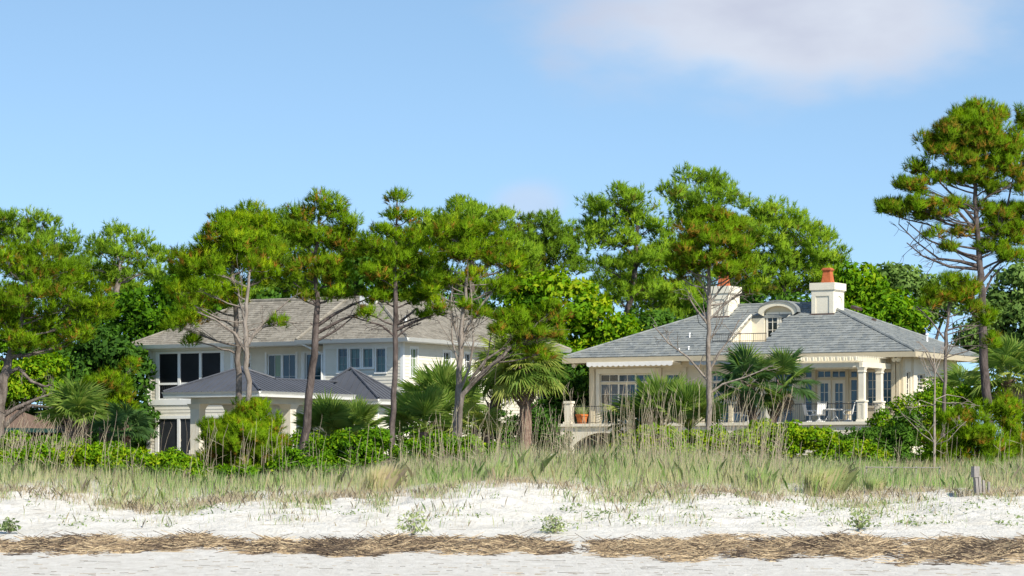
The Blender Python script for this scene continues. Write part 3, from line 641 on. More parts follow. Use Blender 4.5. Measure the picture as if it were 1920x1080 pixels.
    arc = lambda hwid, base, rs_, n=14: [(cx + hwid*math.cos(math.pi*(1-i/n)), base + rs_*math.sin(math.pi*(1-i/n))**.9) for i in range(n+1)]
    pts = arc(hw, zs-.15, rise)
    q = MB(); n = len(pts); ring = [(p[0], yd, p[1]) for p in pts] + [(d1, yd, zf), (d0, yd, zf)]
    q.poly(ring[::-1]); q.poly([(a, yd+.2, c) for a, _, c in ring]); dm = q.build('dormer', 'stucco', HR)
    A1 = arc(hw+.30, zs, rise+.12); A0 = arc(hw+.02, zs-.16, rise+.02)
    q = MB(); yf = yd-.32
    for i in range(n-1):
        a, b, c, d = A0[i], A0[i+1], A1[i+1], A1[i]
        q.quad((a[0],yf,a[1]),(b[0],yf,b[1]),(c[0],yf,c[1]),(d[0],yf,d[1])); q.quad((a[0],yf,a[1]),(a[0],yd+.1,a[1]),(b[0],yd+.1,b[1]),(b[0],yf,b[1]))
    q.build('arched_fascia', 'pergola_paint', dm)
    q = MB(); yb = rd+.6; A2 = arc(hw+.36, zs+.02, rise+.19)
    for i in range(n-1):
        c, d = A1[i], A1[i+1]; g, h = A2[i], A2[i+1]
        q.quad((g[0],yf-.06,g[1]),(h[0],yf-.06,h[1]),(h[0],yb,h[1]),(g[0],yb,g[1])); q.quad((c[0],yf-.06,c[1]),(d[0],yf-.06,d[1]),(h[0],yf-.06,h[1]),(g[0],yf-.06,g[1])); q.quad((c[0],yf-.06,c[1]),(c[0],yb,c[1]),(d[0],yb,d[1]),(d[0],yf-.06,d[1]))
    q.build('barrel_roof', 'shingle_slate', dm)
    for a0, a1 in ((cx-.86, cx-.02), (cx+.02, cx+.86)):
        window(HR, 'f', yd-.09, a0, a1, zf+.03, zs+.05, 2, 4, 'glass_dark', 'window_frame', casing=0, sill=False, name='french_door', fw=.12, mw=.02)
    railing(HR, [(n0-1.0, m0-.05, Z(m0)-.02), (n0, m0-.05, Z(m0)-.02), (n1, m0-.05, Z(m0)-.02)], .50)
    # ---- chimneys
    for x0, x1 in ((-15.1, -13.74), (-8.35, -6.95)):
        y0, y1 = 4.8, 6.4; z1 = 12.72-RZB; z2 = 13.2-RZB
        m = MB(); m.box(x0, x1, y0, y1, e+1.5, z1); ch = m.build('chimney', 'stucco_white', roof)
        m = MB(); m.box(x0-.1, x1+.1, y0-.1, y1+.1, z1+.06, z2); m.box(x0-.05, x1+.05, y0-.05, y1+.05, z1, z1+.06); m.build('cap', 'stucco_white', ch)
        m = MB(); zb = Z(y0)+.12; px0, px1 = x0+.27, x1-.27      # raised border leaves a sunk panel
        for a in ((x0+.005, px0), (px1, x1-.005)): m.box(a[0], a[1], y0-.045, y0-.001, zb-.1, z1-.005)
        m.box(px0, px1, y0-.045, y0-.001, z1-.30, z1-.005); m.build('panel_border', 'stucco_white', ch)
        m = MB(); ym = (y0+y1)/2
        for i in range(8):
            t0, t1 = math.pi*i/8, math.pi*(i+1)/8
            m.hexa([(x1+.001, ym+.42*math.cos(t0), z1-.65+.36*math.sin(t0)), (x1+.04, ym+.42*math.cos(t0), z1-.65+.36*math.sin(t0)), (x1+.04, ym+.42*math.cos(t1), z1-.65+.36*math.sin(t1)), (x1+.001, ym+.42*math.cos(t1), z1-.65+.36*math.sin(t1)),
                    (x1+.001, ym+.48*math.cos(t0), z1-.65+.42*math.sin(t0)), (x1+.04, ym+.48*math.cos(t0), z1-.65+.42*math.sin(t0)), (x1+.04, ym+.48*math.cos(t1), z1-.65+.42*math.sin(t1)), (x1+.001, ym+.48*math.cos(t1), z1-.65+.42*math.sin(t1))])
        m.build('arch_moulding', 'stucco_white', ch)
        m = MB(); cx_, cy_ = (x0+x1)/2, (y0+y1)/2
        for (za, zb_, wa, wb) in ((0, .10, .31, .31), (.10, .72, .29, .215), (.72, .78, .25, .25), (.78, .86, .29, .29), (.86, .92, .25, .22)): m.taper(cx_, cy_, z2+za, z2+zb_, wa, wa, wb, wb)
        m.build('chimney_pot', 'terracotta', ch)
        m = MB(); m.box(x0-.08, x1+.08, y0-.12, y0-.05, Z(y0)-.06, Z(y0)+.05); m.build('flashing', 'skylight', ch)
    # ---- roof pipes, skylights
    for px, py, h in ((1293, 634, .35), (1273, 661, .25), (1291, 657, .25)):
        y = 1.0
        for _ in range(20): x = f.x(px, y); y = min(max((f.z(py, x, y)-e)/k, .05), 6)
        m = MB(); h *= .75; m.tube([(x, y, Z(y)-.02), (x, y, Z(y)+h)], [.045, .045], 8); m.tube([(x, y, Z(y)+h), (x, y, Z(y)+h+.06)], [.075, .06], 8); m.build('vent_pipe', 'pvc', roof)
    def onside(px, py):       # point on the right-hand slope
        q = .3
        for _ in range(30): yy = f.y(px, q*xb); q = min(max((f.z(py, q*xb, yy)-e)/rs, .02), .97)
        return q*xb, f.y(px, q*xb), e+q*rs
    x, y, z = onside(1738, 641); m = MB(); m.tube([(x,y,z-.02),(x,y,z+.4)], [.07,.07], 8); m.tube([(x,y,z+.4),(x,y,z+.5)], [.12,.1], 8); m.build('vent_pipe', 'pvc', roof)
    for px, py, s in ((1605, 580, .75), (1638, 602, .28)):
        x, y, z = onside(px, py); n = np.array([rs, 0, -xb]); n /= np.linalg.norm(n); uu = np.array([xb, 0, rs])/l3; c = np.array([x,y,z])
        m = MB(); vv = np.array([0,1,0.]); m.hexa([c+uu*a*s*.6+vv*b*s*1.1+n*h for h in (.0,.16) for a, b in ((-.5,-.5),(-.5,.5),(.5,.5),(.5,-.5))]); m.build('skylight', 'skylight', roof)
    # ---- walls
    zt_ = e-.24
    def fz(py, px): x = f.x(px, yw); return f.z(py, x, yw)
    ops = []; wins = []
    def add(px0, px1, py0, py1, cols, rows, **kw):
        a0, a1 = f.x(px0, yw), f.x(px1, yw); z1 = fz(py0, px0); z0 = fl+.02 if py1 is None else fz(py1, px0)
        ops.append((a0, a1, z0, z1)); wins.append((a0, a1, z0, z1, cols, rows, kw))
    for i, (p0, p1) in enumerate(((1125, 1158.5), (1158.5, 1190.5), (1190.5, 1221.5))):
        gl = ['glass_dark'] if i == 0 else ['glass_blue']
        add(p0, p1, 702, 716.5, 2, 1, gl=gl, casing=0, sill=False); add(p0, p1, 719.5, None, 2, 4, gl=['glass_blue','glass_blue','glass_dark' if i == 0 else 'glass_blue'], casing=0, sill=False)
    add(1247, 1274.5, 702, None, 2, 5, gl=['glass_blue', 'glass_dark'], casing=.14, cm='stucco', sill=False)
    for p0, p1 in ((1335, 1366), (1372, 1402)):
        add(p0, p1, 703, 715, 2, 1, g='glass_blue', casing=0, sill=False); add(p0, p1, 717, None, 2, 4, gl=['glass_blue','glass_dark'], casing=0, sill=False)
    add(1452, 1486, 700, None, 2, 5, g='glass_blue', casing=0, sill=False)
    add(1508, 1522, 695, 708.5, 1, 1, g='glass_blue', casing=0, sill=False); add(1508, 1522, 711, None, 1, 4, g='glass_blue', casing=0, sill=False)
    add(1531, 1557.5, 695, 708.5, 2, 1, g='glass_blue', casing=0, sill=False); add(1558.5, 1585, 695, 708.5, 2, 1, g='glass_blue', casing=0, sill=False)
    add(1531, 1557.5, 712.5, None, 2, 4, g='glass_blue', casing=0, sill=False, name='french_door', fw=.2); add(1558.5, 1585, 712.5, None, 2, 4, g='glass_blue', casing=0, sill=False, name='french_door', fw=.2)
    add(1593, 1607, 695, 708.5, 1, 1, g='glass_blue', casing=0, sill=False); add(1593, 1607, 711, None, 1, 4, g='glass_blue', casing=0, sill=False)
    add(1625, 1645, 696.5, 762, 2, 4, g='glass_blue', casing=.09, cm='stucco'); add(1654, 1671, 696.5, 762, 2, 4, g='glass_blue', casing=.09, cm='stucco')
    wall(HR, 'f', yw, xw0, xw1, .05, zt_, ops, .3, 'stucco')
    for a0, a1, z0, z1, c, rws, kw in wins: window(HR, 'f', yw, a0, a1, z0, z1, c, rws, fm='window_frame', inset=.12, mw=.018, **{**dict(g='glass_blue'), **kw})
    # surround of the big left window, pilasters, frieze
    def trim(px0, px1, z0, z1, d, m='stucco', nm='pilaster'):
        q = MB(); q.box(f.x(px0, yw), f.x(px1, yw), yw-d, yw-.002, z0, z1); q.build(nm, m, HR)
    zw = fz(702, 1125)
    trim(1118, 1124.5, fl, zw+.03, .06, 'stucco_white', 'casing'); trim(1222, 1228, fl, zw+.03, .06, 'stucco_white', 'casing'); trim(1118, 1228, zw+.03, zw+.32, .06, 'stucco_white', 'casing')
    trim(1109, 1116, fl, zt_-.4, .12); trim(1229, 1241, fl, zt_-.4, .12); trim(1281, 1288, fl, zt_-.4, .12)
    trim(1109, 1668, zt_-.38, zt_, .10, 'stucco', 'frieze'); trim(1523.5, 1530, fl, zt_-.4, .10, 'cream_trim'); trim(1586, 1591.5, fl, zt_-.4, .10, 'cream_trim')
    trim(1673, 1680, fl-1, zt_-.4, .14); trim(1682, 1688, fl-1, zt_-.4, .14)
    # right side
    so = []
    for p0, p1, q0, q1 in ((1698.5, 1706, 697, 741), (1719, 1733, 701, 731), (1745, 1760, 706, 734)):
        b0, b1 = f.y(p0, xw1), f.y(p1, xw1); so.append((b0, b1, f.z(q1, xw1, b0), f.z(q0, xw1, b0)))
    wall(HR, 's', xw1, yw+.3, D-1.2, .05, zt_, so, .3, 'stucco_white')
    for b0, b1, z0, z1 in so: window(HR, 's', xw1, b0, b1, z0, z1, 2, 4, 'glass_dark', 'window_frame', casing=.12, cm='stucco_white', inset=.1, mw=.02)
    q = MB(); b = f.y(1709, xw1); q.box(xw1, xw1+.14, b, b+.5, .1, zt_-.002); q.build('pilaster', 'stucco_white', HR)
    q = MB(); q.box(xw0, xw0+.3, yw+.3, D-1.2, .05, zt_); q.box(xw0, xw1, D-1.2, D-1.0, .05, zt_); q.build('wall', 'stucco', HR)
    q = MB(); q.box(xw0+.31, xw1-.31, yw+.9, D-1.3, fl-.25, fl-.02); q.build('floor_slab', 'concrete', HR)
    # eave floodlights, camera
    for px in (1082, 1681, 1689):
        x = f.x(px, .9); m = MB(); m.tube([(x, .95, e-.3), (x, .55, e-.42)], [.05, .16], 8); m.tube([(x, .55, e-.42), (x, .45, e-.45)], [.16, .14], 8); m.build('floodlight', 'pergola_paint', HR)
    # ---- awnings
    for p0, p1, m_, out, dz in ((1101, 1262, 'awning', 1.25, .16), (1293, 1372, 'awning_blue', .9, .10)):
        a0, a1 = f.x(p0, yw-out), f.x(p1, yw-out); zt = f.z(680, a0, yw-out) + (.0 if out > 1 else .12)
        zb_ = zt_-.12
        m = MB(); m.box(a0, a1, yw-.22, yw-.11, zb_-.14, zb_+.05); cs = m.build('awning_cassette', 'pergola_paint', HR)
        m = MB(); m.slab([(a0, yw-out, zt), (a1, yw-out, zt), (a1, yw-.2, zb_), (a0, yw-.2, zb_)], .025); m.build('canopy', m_, cs)
        m = MB(); m.box(a0, a1, yw-out-.07, yw-out, zt-.06, zt+.03); m.build('front_bar', 'pergola_paint', cs)
        m = MB(); nS = int((a1-a0)/.34); w_ = (a1-a0)/nS
        for i in range(nS*6):
            u0, u1 = i/(nS*6), (i+1)/(nS*6); c0 = abs(math.sin(math.pi*u0*nS)); c1 = abs(math.sin(math.pi*u1*nS)); x0, x1 = a0+(a1-a0)*u0, a0+(a1-a0)*u1; yv = yw-out-.075
            h0, h1 = .19+.08*c0**.7, .19+.08*c1**.7
            m.hexa([(x0,yv-.012,zt-h0),(x1,yv-.012,zt-h1),(x1,yv,zt-h1),(x0,yv,zt-h0),(x0,yv-.012,zt),(x1,yv-.012,zt),(x1,yv,zt),(x0,yv,zt)])
        m.build('scalloped_valance', m_, cs)
    # ---- pergola
    xp = f.x(1669, yw); yp = f.y(1614, xp); xq = f.x(1448, yp); zbm = f.z(688, xp, yp); ztp = f.z(672.5, xp, yp)
    for ex in ((xq, xp-.1, yp+.10, yp+.30), (xq, xp-.1, yp+1.6, yp+1.75), (xq, xp-.1, -.35, -.2)):
        m = MB(); m.box(*ex, zbm, zbm+.26); m.build('beam', 'pergola_paint', HR)
    m = MB(); m.box(xp-.1, xp+.10, yp, yw-.15, zbm+.0, zbm+.30); m.build('beam', 'pergola_paint', HR)
    nr = int((xp-xq)/.36)
    for i in range(nr+1):
        x = xq + i*(xp-.22-xq)/nr; m = MB(); m.hexa([(x-.05,yp-.30,zbm+.36),(x+.05,yp-.30,zbm+.36),(x+.05,yw-.15,zbm+.262),(x-.05,yw-.15,zbm+.262),(x-.05,yp-.30,zbm+.58),(x+.05,yp-.30,zbm+.58),(x+.05,yw-.15,zbm+.58),(x-.05,yw-.15,zbm+.58)]); m.build('rafter', 'pergola_paint', HR)
    for i in range(12):
        y = yp - .1 + i*(yw-.5-yp)/11; m = MB(); m.box(xq, xp+.22, y-.035, y+.035, zbm+.582, zbm+.615); m.build('slat', 'pergola_paint', HR)
    for y in (yp+.2, f.y(1649, xp)):
        m = MB(); m.taper(xp, y, fl, fl+1.12, .23, .23, .23, .23); m.taper(xp, y, fl+1.12, fl+1.2, .28, .28, .26, .26); m.taper(xp, y, fl+1.2, zbm-.28, .16, .16, .16, .16)
        m.taper(xp, y, zbm-.28, zbm-.2, .20, .20, .20, .20); m.taper(xp, y, zbm-.2, zbm, .17, .17, .24, .24); m.taper(xp, y, fl, fl+.12, .28, .28, .26, .26)
        c = m.build('column', 'stucco_white', HR)
        q = MB()
        for s in (-1, 1): q.box(xp-.18, xp-.10, y-.245, y-.231, fl+.2, fl+1.04) if s < 0 else q.box(xp+.10, xp+.18, y-.245, y-.231, fl+.2, fl+1.04)
        q.box(xp-.10, xp+.10, y-.245, y-.231, fl+.96, fl+1.04); q.build('panel_border', 'stucco_white', c)
    # ---- terrace
    yt = yp - .1; xt0 = f.x(1048, yt); xt1 = -1.1
    tz = fl
    m = MB(); m.box(xt0, xt1, yt, yw-.005, tz-.14, tz-.004); ter = m.build('terrace', 'concrete', HR)
    m = MB(); m.box(xt0-.12, xt1+.12, yt-.14, yt-.002, tz-.16, tz+.01); m.box(xt0-.12, xt0-.002, yt-.002, yw, tz-.16, tz+.01); m.build('coping', 'stucco_white', ter)
    # front wall with a flat arch at its left end
    a0 = xt0 + .1; pier = f.x(1073, yt); sp_ = f.x(1185, yt); zt2 = tz-.16; n = 12
    pts = [(pier + (sp_-pier)*i/n, (f.z(838, pier, yt) + (zt2-.35 - f.z(838, pier, yt))*math.sin(math.pi*i/n)**.8)) for i in range(n+1)]
    m = MB(); y0, y1 = yt, yt+.3
    def vstrip(xA, xB, zA, zB):
        m.hexa([(xA,y0,zA),(xB,y0,zB),(xB,y1,zB),(xA,y1,zA),(xA,y0,zt2),(xB,y0,zt2),(xB,y1,zt2),(xA,y1,zt2)])
    vstrip(a0, pier, -.3, -.3)
    for i in range(n): vstrip(pts[i][0], pts[i+1][0], pts[i][1], pts[i+1][1])
    vstrip(sp_, xt1, -.3, -.3); m.box(a0, a0+.3, y1, yw, -.3, zt2); m.build('terrace_wall', 'stucco_white', ter)
    m = MB(); zc_ = f.z(838, pier, yt); m.box(a0-.06, pier+.06, yt-.06, yt-.001, zc_-.08, zc_); m.build('impost', 'stucco_white', ter)
    # posts and iron railing
    for p0, p1 in ((1058.5, 1071), (1436, 1448)):
        xx0, xx1 = f.x(p0, yt), f.x(p1, yt); cx_ = (xx0+xx1)/2; w_ = .2; cy_ = yt+.15
        m = MB(); m.taper(cx_, cy_, tz+.005, tz+.12, w_+.06, .26, w_+.06, .26); m.taper(cx_, cy_, tz+.12, tz+1.2, w_, .2, w_, .2); m.taper(cx_, cy_, tz+1.2, tz+1.34, w_+.05, .25, w_+.05, .25); m.build('post', 'stucco_white', ter)
    railing(ter, [(f.x(1072, yt), yt+.15, tz), (f.x(1434, yt), yt+.15, tz)], 1.02); railing(ter, [(f.x(1449, yt), yt+.15, tz), (xp-.28, yt+.15, tz)], 1.02); railing(ter, [(xp, yp+.5, tz), (xp, .9, tz)], 1.02)
    return f, fl, yt, xp, yp
def railing(parent, pts, h):
    for p, q in zip(pts[:-1], pts[1:]):
        p = np.array(p, float); q = np.array(q, float); Ln = np.linalg.norm(q-p); z = np.array([0, 0, 1.]); n = max(1, int(Ln/.13))
        m = MB(); m.tube([p+z*h, q+z*h], [.022, .022], 4); rl = m.build('railing', 'iron', parent)
        m = MB(); m.tube([p+z*.08, q+z*.08], [.015, .015], 4); m.build('bottom_rail', 'iron', rl)
        m = MB()
        for i in range(n+1): c = p+(q-p)*i/n; r = .018 if i % 12 == 0 else .008; m.tube([c+z*.0, c+z*h], [r, r], 4)
        m.build('balusters', 'iron', rl, kind='stuff')
RI = right_house()

# ---------------------------------------------------------------- patio furniture and pot on the terrace
def patio():
    f, fl, yt, xp, yp = RI; z0 = RZB + fl
    def wpos(px, y): x = f.x(px, y); X, Y = f.w(x, y); return (X, Y, z0)
    def chair(px, y, rz, label):
        t = thing('patio_chair', label, 'chair', wpos(px, y), rz, 'white patio chairs on the terrace')
        m = MB()        # sling: seat and back in one bent sheet, facing +x
        prof = [(.27, .44), (.1, .41), (-.18, .40), (-.24, .46), (-.30, .75), (-.36, 1.06)]
        for (x0, a), (x1, b) in zip(prof[:-1], prof[1:]): m.hexa([(x0,-.25,a-.012),(x1,-.25,b-.012),(x1,.25,b-.012),(x0,.25,a-.012),(x0,-.25,a+.012),(x1,-.25,b+.012),(x1,.25,b+.012),(x0,.25,a+.012)])
        m.build('sling', 'patio_white', t)
        for s in (-1, 1):
            m = MB(); m.tube([(.28, s*.26, .44), (.1, s*.26, .41), (-.18, s*.26, .40), (-.24, s*.26, .46), (-.30, s*.26, .75), (-.38, s*.26, 1.1)], [.022]*6, 6); m.build('side_frame', 'patio_white', t)
            m = MB(); m.tube([(-.28, s*.27, .66), (-.05, s*.31, .68), (.2, s*.31, .66), (.27, s*.29, .55), (.2, s*.27, .43)], [.025]*5, 6); m.build('armrest', 'patio_white', t)
        m = MB(); m.tube([(0, 0, .40), (0, 0, .14)], [.04, .05], 8)
        m.lathe(0, 0, [(.24, .02), (.27, .05), (.24, .09), (.06, .15)], 12); m.build('swivel_base', 'patio_white', t)
        for a in range(4):
            c, s = math.cos(a*math.pi/2+.6), math.sin(a*math.pi/2+.6); m = MB(); m.tube([(.05*c, .05*s, .12), (.30*c, .30*s, .025)], [.025, .022], 5); m.build('leg', 'patio_white', t)
    chair(1519, yt+1.7, 0.2, 'white sling patio chair nearest the palm, partly behind another chair')
    chair(1536, yt+.95, 1.9, 'white sling patio chair with its slatted back to the railing, left of the table')
    chair(1590, yt+1.1, 3.0, 'white patio chair seen side-on beside the pergola column')
    chair(1405, yt+1.2, 2.3, 'white patio chair half hidden behind the dark fan palm')
    t = thing('patio_table', 'white round patio table with splayed legs on the terrace', 'table', wpos(1560, yt+1.3))
    m = MB(); m.lathe(0, 0, [(.55, .70), (.60, .715), (.60, .735), (.55, .75)], 20); m.build('tabletop', 'patio_white', t)
    for a in range(4):
        c, s = math.cos(a*math.pi/2+.3), math.sin(a*math.pi/2+.3); m = MB(); m.tube([(.15*c, .15*s, .71), (.22*c, .22*s, .4), (.48*c, .48*s, 0)], [.025]*3, 6); m.build('leg', 'patio_white', t)
    p = wpos(1091, yt+.75); t = thing('flower_pot', 'orange terracotta pot with grassy plant on the terrace corner', 'plant pot', p)
    m = MB(); m.lathe(0, 0, [(.24, .0), (.26, .02), (.33, .44), (.37, .46), (.37, .58), (.33, .58), (.31, .50)], 16); m.build('pot', 'pot_orange', t, smooth=False)
    rg = np.random.default_rng(3); n = 260; az = rg.random(n)*6.283; r = rg.random(n)*.25; b = np.stack([r*np.cos(az), r*np.sin(az), np.full(n, .5)], -1); hgt = rg.uniform(.35, .75, n)
    d = norm(np.stack([np.cos(az)*.35, np.sin(az)*.35, np.ones(n)], -1) + rg.normal(0, .12, (n, 3))); sd = norm(np.cross(d, rg.normal(size=(n, 3))))*.012
    V = np.stack([b-sd, b+sd, b+d*hgt[:, None]], 1).reshape(-1, 3); link('foliage', tri_mesh('foliage', V, rg.random(n)*.5+.4, 'grass'), t)
    p = np.array([*f.w(f.x(1103, yt-.0), yt+.9), z0])
patio()

# ---------------------------------------------------------------- low house at the left edge
def low_house():
    c = P(-78, 870, 150); zb = float(ground(c[0], c[1])); t = thing('low_cottage', 'low dark cottage with brown roof at the left edge behind pine branches', 'house', (c[0], c[1], zb), -TH)
    e = CZ + (870-802)/F*150 - zb
    m = MB(); m.box(-6, 1.6, .6, 6, 0, e-.1); m.build('wall', 'dark_wall', t)
    m = MB(); m.slab([(-7, 0, e), (2.3, 0, e), (1.2, 3.3, e+1.0), (-7, 3.3, e+1.0)], .12); m.slab([(2.3, 0, e), (2.3, 6.6, e), (1.2, 3.3, e+1.0)], .12); m.slab([(2.3, 6.6, e), (-7, 6.6, e), (-7, 3.3, e+1.0), (1.2, 3.3, e+1.0)], .12); r = m.build('roof', 'brown_roof', t)
    gutter(t, [(-7, 0, e), (2.3, 0, e), (2.3, 6.6, e)], 'green_fascia', h=.22, out=.04, name='fascia_board')
low_house()
# ================================================================ vegetation
def rand_sphere(rg, n):
    v = rg.normal(size=(n, 3)); return norm(v)
def needle_tufts(rg, C, Dv, n, Ln, w, spread=.85):
    """C, Dv: tuft tips and directions -> thin needle triangles"""
    N_ = len(C); d = norm(Dv[:, None, :]*1.0 + rg.normal(0, spread, (N_, n, 3))*.62)
    b = C[:, None, :] - Dv[:, None, :]*Ln*.25 + Dv[:, None, :]*rg.uniform(-.35, .35, (N_, n, 1))*Ln
    l = Ln*rg.uniform(.6, 1.1, (N_, n, 1)); sd = norm(np.cross(d, rg.normal(size=(N_, n, 3))))*w
    V = np.stack([b-sd, b+sd, b+d*l], 2); return V.reshape(-1, 3)
def leaf_quads(rg, Pn, Nn, size, jit=.8):
    n = len(Pn); nn = norm(Nn + rg.normal(0, jit, (n, 3))); a = norm(np.cross(nn, rg.normal(size=(n, 3)))); b = np.cross(nn, a)
    s = size*rg.uniform(.4, 1.45, (n, 1)); a = a*s; b = b*s*.55
    return np.stack([Pn-a, Pn-b*.9, Pn+a, Pn+b*.9], 1).reshape(-1, 3)
def curve(p0, p1, rg, bend=.12, k=5, sag=0.0):
    p0 = np.asarray(p0, float); p1 = np.asarray(p1, float); L_ = np.linalg.norm(p1-p0); m = rg.normal(0, bend*L_, 3); out = []
    for i in range(k+1):
        t = i/k; q = p0+(p1-p0)*t + m*(4*t*(1-t))*.5; q[2] += sag*L_*4*t*(1-t); out.append(q + (rg.normal(0, .018*L_, 3) if 0 < i < k else 0))
    return out
def trunk_pts(trunk, Y, seed=0):
    """photo rows of the trunk at distance Y; the foot is set on the ground"""
    pts = []; rad = []
    for q in trunk:
        px, py, w = q[:3]; pts.append(P(px, py, Y + (q[3] if len(q) > 3 else 0))); rad.append(w*.88/F*Y/2)
    g = float(ground(pts[0][0], pts[0][1]))
    if pts[0][2] > g: pts.insert(0, np.array([pts[0][0], pts[0][1], g-.15])); rad.insert(0, rad[0]*1.12)
    else: pts[0][2] = g-.15
    # refine
    P2 = []; R2 = []; rg = np.random.default_rng(seed)
    for i in range(len(pts)-1):
        for t in np.linspace(0, 1, 4, endpoint=False): P2.append(pts[i]*(1-t)+pts[i+1]*t + (rg.normal(0, .03, 3)*[1, 1, 0] if (i or t) else 0)); R2.append(rad[i]*(1-t)+rad[i+1]*t)
    P2.append(pts[-1]); R2.append(rad[-1]); return P2, R2
def along(pts, z):
    zs = np.array([p[2] for p in pts]); o = np.argsort(zs); A = np.array(pts)[o]; z = np.clip(z, A[0, 2], A[-1, 2])
    return np.array([np.interp(z, A[:, 2], A[:, 0]), np.interp(z, A[:, 2], A[:, 1]), z])
def twiggy(mb, rg, p0, p1, r0, lev=2, n=4, spread=.5):
    c = curve(p0, p1, rg, .12, 4, .02); mb.tube(c, list(np.linspace(r0, max(r0*.35, .006), len(c))), 4 if lev < 2 else 5, cap=False)
    if lev <= 0: return
    L_ = np.linalg.norm(np.asarray(p1)-p0); d = (np.asarray(p1)-p0)/L_
    for _ in range(n):
        t = rg.uniform(.25, .95); i = min(int(t*4), 3); q = c[i]+(c[i+1]-c[i])*(t*4-i); e = norm(d*.7+rg.normal(0, spread, 3)); twiggy(mb, rg, q, q+e*L_*rg.uniform(.25, .5)*(1.1-.5*t), max(r0*.5, .007), lev-1, max(2, n-1), spread)
def pine(label, Y, trunk, masses, seed, bark='bark_grey', clump=.55, dens=1.0, tufts=19, needles=15, Ln=.29, w=.0138, tint=.55, brown=.10, leafm='needles', bare=(), limb=True, deadtwigs=0, group=None, name='pine_tree', mscale=1.12, flat=.75, depth=.8, cat='tree'):
    rg = np.random.default_rng(seed); tp, tr = trunk_pts(trunk, Y, seed); base = tp[0].copy(); base[2] += .15
    t = thing(name, label, cat, base, 0, group)
    mb = MB(); mb.tube(tp, tr, 9); C = []; Dn = []; T = []; Nn = []
    zmin = tp[0][2] + .48*(tp[-1][2]-tp[0][2])
    for mi, mm in enumerate(masses):
        cx, cy, rx, ry = mm[:4]; rx = rx/F*Y*mscale; ry = ry/F*Y*mscale; rz = max(rx, ry)*depth
        dy = mm[4] if len(mm) > 4 else rg.uniform(-.45, .45)*rz
        c = P(cx, cy, Y); c = P(cx, cy, Y+dy)
        n = int(max(4, dens*4.0*rx*ry*(rz**.5)/(clump**2.5)))
        u = rand_sphere(rg, n)*(rg.random((n, 1))**.45)*np.array([max(rx-clump*.45, .1), max(rz-clump*.45, .1), max(ry-clump*.4, .1)])
        cc = c+u
        if limb:
            hd = np.hypot(c[0]-tp[-1][0], c[1]-tp[-1][1]); a = along(tp, max(zmin, c[2]-ry*.4-.28*hd)); r_at = np.interp(a[2], [p[2] for p in tp], tr)
            lc = curve(a, c, rg, .07, 5, -.03); mb.tube(lc, list(np.linspace(min(r_at*.42, .10), .022, len(lc))), 6, cap=False)
            for q in cc:
                j = int(rg.integers(2, 6)); twiggy(mb, rg, lc[j], q, .014, 0)
        for q, uu in zip(cc, u/np.array([rx, rz, ry])):
            k = max(6, int(tufts*rg.uniform(.7, 1.3))); r = clump*rg.uniform(.5, 1.4); v = rand_sphere(rg, k); v[:, 2] = np.where(v[:, 2] < -.35, -v[:, 2], v[:, 2])
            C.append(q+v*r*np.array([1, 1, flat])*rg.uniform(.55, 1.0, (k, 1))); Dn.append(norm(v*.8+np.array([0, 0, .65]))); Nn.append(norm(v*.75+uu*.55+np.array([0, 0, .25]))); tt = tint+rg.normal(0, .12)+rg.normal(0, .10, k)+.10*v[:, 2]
            isb = rg.random(k) < (np.where(v[:, 2] < .2, .75, .2) if rg.random() < brown*.75 and uu[2] < .45 else .02); tt = np.where(isb, rg.uniform(0, .17, k), tt); T.append(tt)
        if deadtwigs:
            for _ in range(deadtwigs):
                a = along(tp, rg.uniform(min(zmin, c[2]-.1), c[2])); q = c+rand_sphere(rg, 1)[0]*[rx, rz, ry]*rg.uniform(.4, .95); q[2] = min(q[2], c[2]); twiggy(mb, rg, a, q, .022, 1, 3)
    for b in bare:        # photo-traced bare limbs: points (px,py,w) plus depth drift
        pp = [P(q[0], q[1], Y+(q[3] if len(q) > 3 else 0)) for q in b]; pr = [q[2]/F*Y/2 for q in b]
        mb.tube(pp, pr, 6, cap=False)
        for i in range(1, len(pp)):
            for _ in range(3):
                q = pp[i-1]+(pp[i]-pp[i-1])*rg.random(); L_ = np.linalg.norm(pp[-1]-pp[0]); e = norm((pp[i]-pp[i-1])/np.linalg.norm(pp[i]-pp[i-1])*.6+rg.normal(0, .5, 3)); twiggy(mb, rg, q, q+e*L_*.28, .018, 1, 3)
    mb.build('trunk', bark, t, smooth=True, off=base)
    C = np.concatenate(C); Dn = np.concatenate(Dn); T = np.concatenate(T)
    V = needle_tufts(rg, C, Dn, needles, Ln, w); TT = np.repeat(T, needles)+rg.normal(0, .05, len(T)*needles)
    NN = norm(np.repeat(np.concatenate(Nn), needles, 0)+rg.normal(0, .3, (len(TT), 3)))
    link('crown', tri_mesh('crown', V, TT, leafm, 3, base, NN), t); return t
